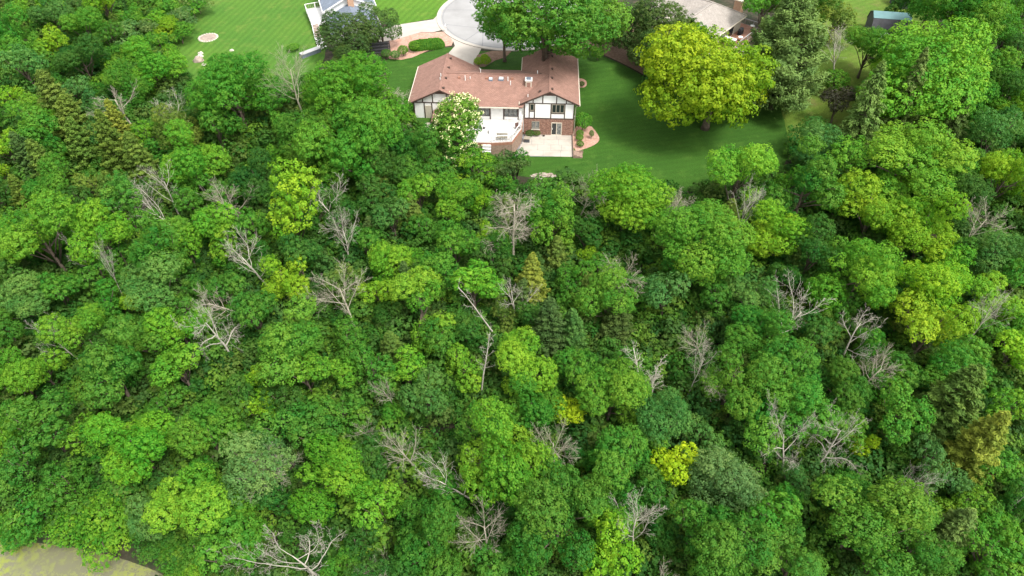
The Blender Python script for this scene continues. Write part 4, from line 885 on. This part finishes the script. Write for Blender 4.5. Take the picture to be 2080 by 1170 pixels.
# living trees read off the photograph: kind, tone, pixel of the crown's middle, width in pixels, height factor
LIVE = '''
b G 40 75 95 1;b Y 105 95 60 1;b G 165 45 80 1;b Y 215 18 60 1;b B 110 25 80 1;b B 60 150 70 1;b D 165 115 80 1;w S 255 75 70 1;w G 215 110 70 1;w L 285 95 60 1;w Y 332 55 62 1;w S 372 38 62 1;w G 388 12 55 1;w L 225 150 60 1;w S 300 60 60 1;w G 322 88 60 1;w L 275 112 60 1;w G 362 62 55 1;w S 398 0 60 1;w L 315 40 60 1;w G 270 45 70 1;w L 340 110 45 1;w G 345 20 60 1
b B 150 175 70 1;b Y 22 190 58 1;c O 118 200 85 1.1;c O 150 250 80 1.1;c O 228 300 78 1.2;c O 95 330 70 1.1;c K 245 265 60 1.1;c O 160 300 70 1;b L 62 225 85 1;b Y 14 305 58 1;b G 85 270 75 1;b L 315 262 78 1;b L 378 320 115 1;f B 185 270 60 1;c O 50 400 60 1;b Y 5 350 40 1;c O 285 320 70 1.1;f B 190 225 60 1;c O 420 215 60 1;b M 445 275 80 1
b L 92 485 150 1.05;b L 215 483 105 1;b G 330 483 100 1;b L 447 462 85 1;b G 518 455 75 1.1;t Y 597 440 105 1.1;b Y 577 572 102 1;b B 322 578 125 1;b B 45 610 100 1;b G 125 595 80 1;b G 90 372 95 1;f O 190 378 75 1;b L 130 655 115 1;b G 212 615 70 1;b Y 267 615 60 1;b G 300 678 110 1;b L 420 645 120 1;b G 615 680 200 1;b M 525 650 90 1
b M 250 520 70 1;b D 150 400 80 1;b M 385 400 80 1;b M 460 385 80 1;b D 530 360 90 1;b M 560 390 70 1;b D 610 530 80 1;f M 640 440 70 1;b G 405 360 70 1;b M 375 620 90 1;b M 470 600 80 1
b G 720 290 190 1;f M 640 280 120 1.1;b M 850 310 110 1;b D 800 330 90 1;w L 960 345 95 1;f E 1038 338 68 1;f L 925 392 85 1;b L 855 400 75 1;b B 800 450 75 1;b L 915 432 60 1;b Y 982 415 42 1;b Y 985 475 45 1;b L 798 520 98 1;b G 930 512 90 1;t G 1130 440 98 1.15;f L 1303 380 150 1.05;b M 860 455 80 1;b D 760 420 80 1;b M 890 350 70 1;c O 770 380 70 1
b M 870 530 80 1;b D 700 440 70 1;b M 745 500 70 1;b D 1000 540 80 1;b D 1190 480 70 1;b M 1050 330 50 1;c O 840 430 60 1;b M 1230 440 60 1
b Y 765 590 78 1;b L 855 605 150 1.1;b L 965 595 95 1;c K 1078 570 72 1.2;c E 1115 665 85 1.1;b G 1225 545 90 1;b G 1243 620 100 1;c B 1165 668 70 1;c E 1252 652 75 1.1;b M 705 700 90 1;b M 1150 580 80 1;b M 1300 580 90 1;b D 1080 640 60 1;b M 890 700 90 1;b D 950 680 70 1;c O 1130 520 60 1;b Y 1190 520 40 1;c E 1060 600 60 1
b L 1492 368 118 1;b M 1632 395 150 1;f B 1668 312 95 1.05;w D 1655 280 100 1;b L 1845 338 235 .75;b Y 2042 350 108 1.1;b Y 1782 432 142 1;b Y 1892 465 118 1.1;b L 1822 372 90 1;f G 1410 490 175 1.1;b Y 1560 455 118 1;b D 1652 505 110 1;b L 1742 558 170 1;f Y 1885 570 130 1;b Y 1880 668 155 1;b L 2002 597 118 1;f B 2012 505 110 1;b G 2065 560 90 1;b B 1537 592 100 1;b B 1350 605 90 1;b G 1540 662 110 1;b M 1470 600 90 1;b M 1400 560 90 1;b D 1950 400 90 1;b M 1960 330 90 1
b G 1615 470 60 1;b D 1600 560 60 1;b M 1700 620 80 1;b D 1830 600 70 1;b G 2050 690 90 1;f G 1940 750 110 1;b M 1820 760 90 1
s P 1762 232 112 1.1;s P 1843 222 100 1.1;s P 1938 250 80 1;f G 2000 70 95 1.1;f G 1945 22 130 1;b D 2062 180 90 1;f B 2012 282 95 1;b D 2055 60 80 1;b G 1742 90 98 .9;f G 1800 195 100 1;f L 1830 150 110 .9;r G 1697 167 48 1;f W 1702 216 64 1;w O 1695 48 90 1;b G 1550 15 90 1;w G 1640 20 90 1;b D 2060 250 80 1;b G 2060 15 110 1;b M 1990 5 90 1;b D 2075 110 90 1;f G 2020 150 100 1;b G 1975 190 90 1;b L 2050 215 80 1;b M 1900 -10 100 1;b G 1600 -5 110 1;b M 1660 -10 80 1;f G 1860 5 60 1;b D 1820 10 50 1
b L 40 765 115 1;b L 88 745 90 1;b M 235 772 185 1;b M 100 880 110 1;b L 180 875 85 1;b L 277 900 135 1.05;b L 370 755 100 1;b G 425 880 140 1;f S 522 948 140 1;b L 660 950 175 1.1;b L 400 1015 165 1;w L 205 1065 120 1;w G 80 1045 130 1;b B 312 1060 90 1;b M 40 950 110 1;b M 140 980 110 1;w M 230 990 100 1;b Y 525 770 50 1;b L 628 770 92 1;b M 560 720 70 1;b G 5 860 80 1;b M 320 830 90 1;b D 480 820 80 1;b Y 530 830 70 1;b G 480 1040 110 1;b D 560 1010 80 1;b M 20 680 80 1;b D 190 700 80 1;b G 470 1130 120 1;w G 160 1030 90 1;w L 20 1075 80 1;w L 150 1062 80 1;w G 60 1068 80 1;w L 240 1072 80 1;w M 320 1105 70 1;w G 355 1135 70 1;b M 385 1120 100 1;w M 290 1075 70 1;w G 365 1170 70 1
b B 858 810 98 1.05;b L 938 752 90 1;b L 1045 725 128 1;b L 965 915 215 .95;b G 1075 820 115 1;b X 1160 840 66 1;b G 1240 800 130 1;b L 775 1025 110 1;b M 1135 1050 200 1;b M 885 1095 160 1;b Y 1230 1140 115 1;b G 1270 935 135 1;b D 740 960 90 1;b M 705 830 110 1;b M 760 760 100 1;b G 1170 760 90 1;b D 1010 1010 80 1;b M 1220 1010 90 1;b D 720 1110 100 1;b M 640 880 100 1;b G 800 840 50 1;b M 1120 760 80 1;b M 1330 1000 80 1;b M 1010 1160 100 1;b G 700 1160 90 1
b X 1371 945 88 1;b X 1287 1068 36 1;b G 1475 755 140 1.1;b G 1600 755 145 1;b G 1600 832 175 1;f B 1350 850 120 1;b G 1705 1030 270 .85;f S 1485 990 130 1;c O 1925 815 125 1.1;c K 2000 895 108 1.3;c P 1932 1065 95 1.1;b L 1950 1030 95 1;b B 1890 930 110 1;b X 1756 903 46 1;b Y 2055 725 90 1;b M 1480 1130 170 1;b M 1620 1130 150 1;b M 1870 1100 130 1;b G 1820 860 110 1;b B 1430 880 90 1;b D 1530 890 90 1;b M 1720 790 110 1;b G 2040 950 90 1;b M 1990 1020 90 1;f L 2050 830 90 1;b G 1560 1060 110 1;b M 1400 1080 110 1;b G 2010 1130 120 1;b M 1770 1150 110 1;b M 1830 1010 80 1;b D 1650 690 90 1;b G 2050 1070 90 1;b G 1330 900 70 1
'''
SPECIAL = [
 ('b', 'Z', 1446, 202, 305, 1.0, 'large bright yellow-green spreading tree alone on the dark lawn'),
 ('p', 'P', 1595, 118, 210, .95, 'tall soft olive pine with upswept boughs beside the tan-roofed house'),
 ('f', 'L', 1882, 135, 285, .9, 'very broad yellow-green tree with a spreading crown near the gambrel shed'),
 ('b', 'L', 308, 140, 118, .92, 'round oak-like green tree at the lower edge of the bright lawn'),
 ('b', 'G', 482, 188, 165, .95, 'tall mid-green tree with layered crown at the garden edge below the fire pit'),
 ('b', 'L', 735, 200, 180, .95, 'big yellow-green broadleaf tree beside the left wing of the half-timbered house'),
 ('f', 'G', 1112, 38, 285, .85, 'wide airy green tree overhanging the turning circle and roof'),
 ('f', 'G', 1025, 60, 112, .9, 'small airy green tree at the kerb behind the house'),
 ('y', 'E', 698, 62, 100, .85, 'broad dense dark evergreen beside the white deck stairs'),
 ('y', 'E', 775, 48, 88, .9, 'dense dark evergreen with bare inner trunk above the pink gravel bed'),
 ('y', 'E', 1285, 55, 110, .95, 'dark olive evergreen in the screen beside the roof of the half-timbered house'),
 ('y', 'E', 1355, 62, 128, .95, 'dark olive evergreen in the screen beside the tan-roofed house'),
 ('y', 'E', 1320, 100, 100, .8, 'lower dark evergreen in front of the evergreen screen'),
 ('y', 'E', 1235, 30, 90, .9, 'evergreen at the street end of the evergreen screen'),
 ('w', 'D', 1350, 140, 90, .9, 'dark green bush spilling from the mulch strip under the evergreen screen'),
 ('w', 'G', 1405, 85, 80, 1.1, 'bright bush squeezed between evergreen screen and tan roof'),
 ('r', 'Y', 972, 124, 19, 1, 'round yellow-green shrub by the driveway, nearer the garage'),
 ('r', 'Y', 989, 125, 20, 1, 'round yellow-green shrub by the driveway, further from the garage'),
 ('r', 'Y', 984, 116, 16, 1, 'small yellow-green shrub behind the pair beside the driveway'),
 ('r', 'Y', 1162, 84, 44, 1.1, 'golden shrub in the mulch strip behind the right wing of the roof'),
 ('r', 'G', 1215, 108, 28, 1, 'light green shrub in the mulch strip beside the dark lawn'),
 ('r', 'G', 842, 92, 24, 1, 'round green shrub at the end of the long grass hedge'),
 ('r', 'G', 819, 103, 22, 1, 'small round green shrub in the pink gravel near the black fence'),
 ('r', 'G', 1184, 246, 36, 1.2, 'tallest round shrub in the pink gravel bed beside the brick wall'),
 ('r', 'M', 1178, 271, 16, .9, 'dark round shrub in the pink gravel bed, next to the tall one'),
 ('r', 'M', 1178, 279, 16, .9, 'dark round shrub in the pink gravel bed, middle of three'),
 ('r', 'M', 1178, 292, 16, .9, 'dark round shrub in the pink gravel bed next to the timber steps'),
 ('r', 'S', 1203, 272, 10, 2.2, 'slim grey-green plant at the outer side of the pink gravel bed'),
 ('r', 'D', 1182, 170, 12, 1, 'small dark shrub in the little bed beside the right eave'),
 ('r', 'E', 1076, 270, 18, .8, 'dark low shrub against the brick wall in the patio corner'),
 ('r', 'E', 1090, 270, 16, .7, 'dark low shrub under the basement window'),
 ('r', 'M', 1008, 291, 14, .6, 'low green plant at the foot of the deck railing'),
 ('w', 'E', 878, 275, 40, .8, 'dark bush in the shade behind the blossoming tree'),
 ('r', 'G', 596, 95, 26, .6, 'low bright shrub on the lawn beside the white landing'),
 ('y', 'E', 700, 118, 70, .6, 'small dark evergreen in front of the black fence'),
 ('r', 'B', 802, 112, 20, .9, 'blue-green shrub at the corner of the black fence'),
 ('r', 'B', 785, 110, 22, .9, 'dark blue-green shrub leaning on the black fence'),
]
LOW = {'large bright': .42, 'very broad': .78, 'tall mid-green': .9, 'round oak-like': .85, 'big yellow-green': .88}      # crowns that hang low over their trunks
def spec(kind, tone, px, py, wp, zs, lab):
    low = next((v for k, v in LOW.items() if lab.startswith(k)), 1.)
    a = 3.
    for _ in range(6):
        hc = cheight(kind, a, zs) * low; x, y, z = grd(px, py, hc); a = wp / 2 * proj(x, y, z + hc)[2] / FPX
    e = plant(kind, x, y, z, a, tone, lab, zs)
    for c in e.children:
        if c.name.startswith('crown'): c.location.z *= low
    if low < 1:
        for c in e.children:
            if c.name.startswith('trunk'): c.scale.z = low
    return e
for q in SPECIAL: spec(*q)
LM += [(*hw(3, 0), 'the half-timbered house'), (*grd(1797, 66)[:2], 'the gambrel shed'), (*grd(423, 77)[:2], 'the fire pit'), (*grd(100, 1110)[:2], 'the pond'), (*grd(1440, 300)[:2], 'the large yellow-green lawn tree'), (*grd(1592, 190)[:2], 'the tall olive pine'), (*grd(250, 100)[:2], 'the bright lawn hedge line')]
PREP = {'with', 'near', 'below', 'beside', 'under', 'over', 'by', 'above', 'in', 'on', 'at', 'between', 'against', 'among', 'from', 'behind', 'across', 'like', 'of', 'the', 'a', 'to', 'standing', 'hanging', 'leaning', 'lying', 'reaching', 'poking', 'spread'}
def short(t):
    w_ = t.split()
    if w_[0] == 'the': w_ = w_[1:]
    if len(w_) > 8:
        w_ = w_[:8]
        while w_[-1] in PREP or w_[-2] in ('the', 'a'): w_ = w_[:-1]
    return 'the ' + ' '.join(w_)
NW = dict(b='broadleaf tree', f='fine-leaved tree', t='narrow tree', c='cedar', s='spruce', w='wild bush', r='shrub', p='pine', y='evergreen')
AUTO = {}
def autolabel(e, kind, tone, x, y, a, low=False):
    near = min(LM, key=lambda q: math.hypot(q[0] - x, q[1] - y)); d = math.hypot(near[0] - x, near[1] - y)
    AUTO.setdefault(f"{'low ' if low else ''}{TW[tone]} {NW[kind]} {'beside' if d < 6 else 'near'} {short(near[2])}", []).append((a, e))
for row in LIVE.replace('\n', ';').split(';'):
    f_ = row.split()
    if len(f_) < 6: continue
    kind, tone, px, py, wp, zs = f_[0], f_[1], *map(float, f_[2:])
    x, y, z, a = at_pixel(kind, px, py, wp * 1.13, zs)
    for dx_, dy_, dw_, dd_ in DP:                  # keep the dead crowns clear: a nearer tree stands a little to the side
        hc_ = cheight(kind, a, zs); qx, qy, qd = proj(x, y, z + hc_); rp = a * FPX / qd; gap = math.hypot(qx - dx_, qy - dy_)
        lim = max(rp * .98, rp * .75 + dw_ * .33)
        if qd < dd_ + 1.5 and gap < lim:
            sh = (lim - gap) * qd / FPX; x += sh * (1 if qx >= dx_ else -1); y += -.4 * sh; z = float(hgt(x, y)); a *= .93
    e = plant(kind, x, y, z, a, tone, 'pending', zs); autolabel(e, kind, tone, x, y, a)
# the blossoming tree by the deck: a small tree with cream flower clusters
fx, fy, fz, fa = at_pixel('q', 938, 254, 106, .92)
ft = plant('q', fx, fy, fz, fa, 'G', 'tree covered in cream blossom in front of the left wing and deck', .95)
cl = [c for c in ft.children if c.name.startswith('crown')][0]
def blossoms(crown, n, size, seed):
    rg = np.random.default_rng(seed); me = crown.data; k = len(me.polygons); co = np.empty(len(me.vertices) * 3, np.float32); me.vertices.foreach_get('co', co); co = co.reshape(-1, 4, 3).mean(1)
    s = co[:, 2] + np.hypot(co[:, 0], co[:, 1]) * 1.2 + rg.normal(size=k) * 1.0; ix = np.argsort(-s)[:int(k * .55)]; ix = rg.choice(ix, n)
    C = co[ix][:, None] + rg.normal(size=(n, 9, 3)) * size * .55; C = C.reshape(-1, 3) * 1.03; N = nrmz(rg.normal(size=C.shape) * .6 + np.array([0, -.2, 1]))
    o = link('blossom', leaf_mesh('blossom', C, N, size * rg.uniform(.6, 1.1, len(C)), rg.uniform(-1, 1, len(C)), 'blossom'), crown.parent); o.location = crown.location; return o
blossoms(cl, 190, .17, 1)
x, y, z, a = at_pixel('w', 925, 318, 95, .9); e = plant('w', x, y, z, a, 'M', 'bush with cream blossom at the foot of the blossoming tree', .9)
blossoms([c for c in e.children if c.name.startswith('crown')][0], 130, .2, 2)
x, y, z, a = at_pixel('w', 890, 300, 50, .9); e = plant('w', x, y, z, a, 'M', 'small bush with cream blossom left of the blossoming tree', .9)
blossoms([c for c in e.children if c.name.startswith('crown')][0], 50, .2, 3)
# long clipped hedge of ornamental grass in the pink bed
hx, hy, hz = grd(868, 97); hd = thing('grass_hedge', 'long rounded hedge of ornamental grass in the pink gravel bed', 'hedge', (hx, hy, hz), .22)
rg = np.random.default_rng(77); k = 9000; u = rg.uniform(-1, 1, k); ph = rg.uniform(0, math.pi, k); rr_ = rg.uniform(.8, 1.02, k) * np.sqrt(np.clip(1 - u ** 6, .05, 1))
C = np.stack([u * 2.9, -np.cos(ph) * 1.1 * rr_, np.sin(ph) * 1.35 * rr_ + .1], 1); N = nrmz(np.stack([u * .3, -np.cos(ph), np.sin(ph)], 1) + rg.normal(size=(k, 3)) * .35)
hb = link('blades', leaf_mesh('blades', C, N, .42 * rg.uniform(.6, 1.3, k), rg.uniform(-1, 1, k) * .8, 'leaf', .22, np.stack([rg.normal(size=k) * .3, -np.cos(ph) * .4, np.full(k, 1.)], 1)), hd); hb.color = (*TONE['G'], 1)
link('stems', MB().dome((0, 0, -.1), 2.6, .85, 1.1, 5, 16).mesh('stems', 'soil'), hd)
# rust-coloured dead foliage tufts
def tuft(px, py, wp, colr, lab):
    x, y, z, a = at_pixel('w', px, py, wp, 1.); e = plant('w', x, y, z, a, 'O', lab, 1.3); [c for c in e.children if c.name.startswith('crown')][0].color = (*colr, 1)
tuft(1835, 850, 34, (.40, .27, .18), 'pinkish-brown withered bush beside the golden-olive cedars')
tuft(1412, 636, 26, (.20, .12, .055), 'rust-brown withered bush beside the grey low dead tree')
tuft(748, 352, 13, (.36, .17, .09), 'tiny orange-brown withered bush below the big tree by the house')

# ------------------------------------------------------------------ filling the wood: lower trees between the tall ones
WOODPX = [(-120, -30), (380, -30), (375, 50), (340, 105), (378, 165), (430, 205), (560, 200), (640, 150), (800, 210), (850, 270), (880, 320), (990, 345), (1080, 372), (1250, 372), (1400, 385), (1560, 365), (1640, 310), (1740, 330), (1830, 260), (1960, 210), (2030, 100), (2200, 60), (2200, 1330), (340, 1330), (350, 1200), (320, 1130), (250, 1100), (120, 1092), (-120, 1092)]
def in_wood(x, y, top):
    z = float(hgt(x, y)); px, py, _ = proj(x, y, z + top); qx, qy, _ = proj(x, y, z + .3)
    return inpoly(px, py, WOODPX) and (inpoly(qx, qy, WOODPX) or qy > 1085 and qx > 340) and math.hypot((x + 50) / 21.5, (y - 19) / 11.5) > 1.0
WT = 'MMMMGGGGDDBLLBO'
cnt = 0; tries = 0
while cnt < 195 and tries < 12000:
    tries += 1
    x, y = R.uniform(-108, 108), R.uniform(14, 140)
    if abs(x) > y * .60 + 34: continue
    a = R.choice((R.uniform(1.2, 2.0), R.uniform(1.8, 3.2)))
    if not in_wood(x, y, a * 2.6): continue
    if any(math.hypot(x - q[0], y - q[1]) < .52 * (q[2] + a) for q in PLACED): continue
    k = R.choice('bbbbfftc'); tn = R.choice(WT) if k != 'c' else R.choice('OE')
    e = plant(k, x, y, float(hgt(x, y)), a, tn, 'pending', R.uniform(.9, 1.15)); autolabel(e, k, tn, x, y, a, True); cnt += 1
for lab, L in AUTO.items():
    L.sort(key=lambda q: -q[0]); n_ = len(L); pre = {1: [''], 2: ['larger ', 'smaller '], 3: ['largest ', 'middle-sized ', 'smallest ']}.get(n_)
    for i, (a, e) in enumerate(L):
        e['label'] = pre[i] + lab if pre else lab
        if n_ > 1: e['group'] = lab + ' group'
# undergrowth: uncountable thicket, one object of instanced leafy clumps
protos = []
for s in range(5):
    rg = np.random.default_rng(700 + s)
    cm, _ = crown_mesh('thicket_clump', 1.5, 1.25, 120, .36, 24, .17, mat='under', seed=700 + s, nsub=6, zlo=-.3, ragged=.4)
    protos.append(bpy.data.objects.new('thicket_clump', cm))
pc = bpy.data.collections.new('thicket_clumps')
for o in protos: pc.objects.link(o)
pts = []; sc = []
gy = 12.
while gy < 142:
    gx = -112.
    while gx < 112:
        x, y = gx + R.uniform(-.9, .9), gy + R.uniform(-.9, .9); gx += 1.55
        if abs(x) > y * .60 + 34 or not in_wood(x, y, 1.6): continue
        pts.append((x, y, float(hgt(x, y)) + R.uniform(.3, 1.3))); sc.append(R.uniform(.7, 1.05) * (2.1 if R.random() < .30 else 1.25))
    gy += 1.55
um = bpy.data.meshes.new('undergrowth'); um.from_pydata(pts, [], [])
at_ = um.attributes.new('sc', 'FLOAT', 'POINT'); at_.data.foreach_set('value', sc)
ug = link('undergrowth', um); ug['kind'] = 'stuff'; tag(ug, 'leafy green undergrowth filling the gaps between the trees', 'undergrowth')
ng = bpy.data.node_groups.new('thicket', 'GeometryNodeTree'); ng.interface.new_socket('Geometry', in_out='INPUT', socket_type='NodeSocketGeometry'); ng.interface.new_socket('Geometry', in_out='OUTPUT', socket_type='NodeSocketGeometry')
gn = ng.nodes; gl = ng.links; gi = gn.new('NodeGroupInput'); go = gn.new('NodeGroupOutput'); ip = gn.new('GeometryNodeInstanceOnPoints'); ci = gn.new('GeometryNodeCollectionInfo')
ci.inputs['Collection'].default_value = pc; ci.inputs['Separate Children'].default_value = True; ci.inputs['Reset Children'].default_value = True; ip.inputs['Pick Instance'].default_value = True
na = gn.new('GeometryNodeInputNamedAttribute'); na.data_type = 'FLOAT'; na.inputs['Name'].default_value = 'sc'
rv = gn.new('FunctionNodeRandomValue'); rv.data_type = 'FLOAT_VECTOR'; rv.inputs[0].default_value = (-.15, -.15, 0); rv.inputs[1].default_value = (.15, .15, 6.28)
m2p = gn.new('GeometryNodeMeshToPoints')
gl.new(gi.outputs[0], m2p.inputs[0]); gl.new(m2p.outputs[0], ip.inputs['Points']); gl.new(ci.outputs[0], ip.inputs['Instance']); gl.new(rv.outputs[0], ip.inputs['Rotation']); gl.new(na.outputs[0], ip.inputs['Scale']); gl.new(ip.outputs[0], go.inputs[0])
md = ug.modifiers.new('thicket', 'NODES'); md.node_group = ng
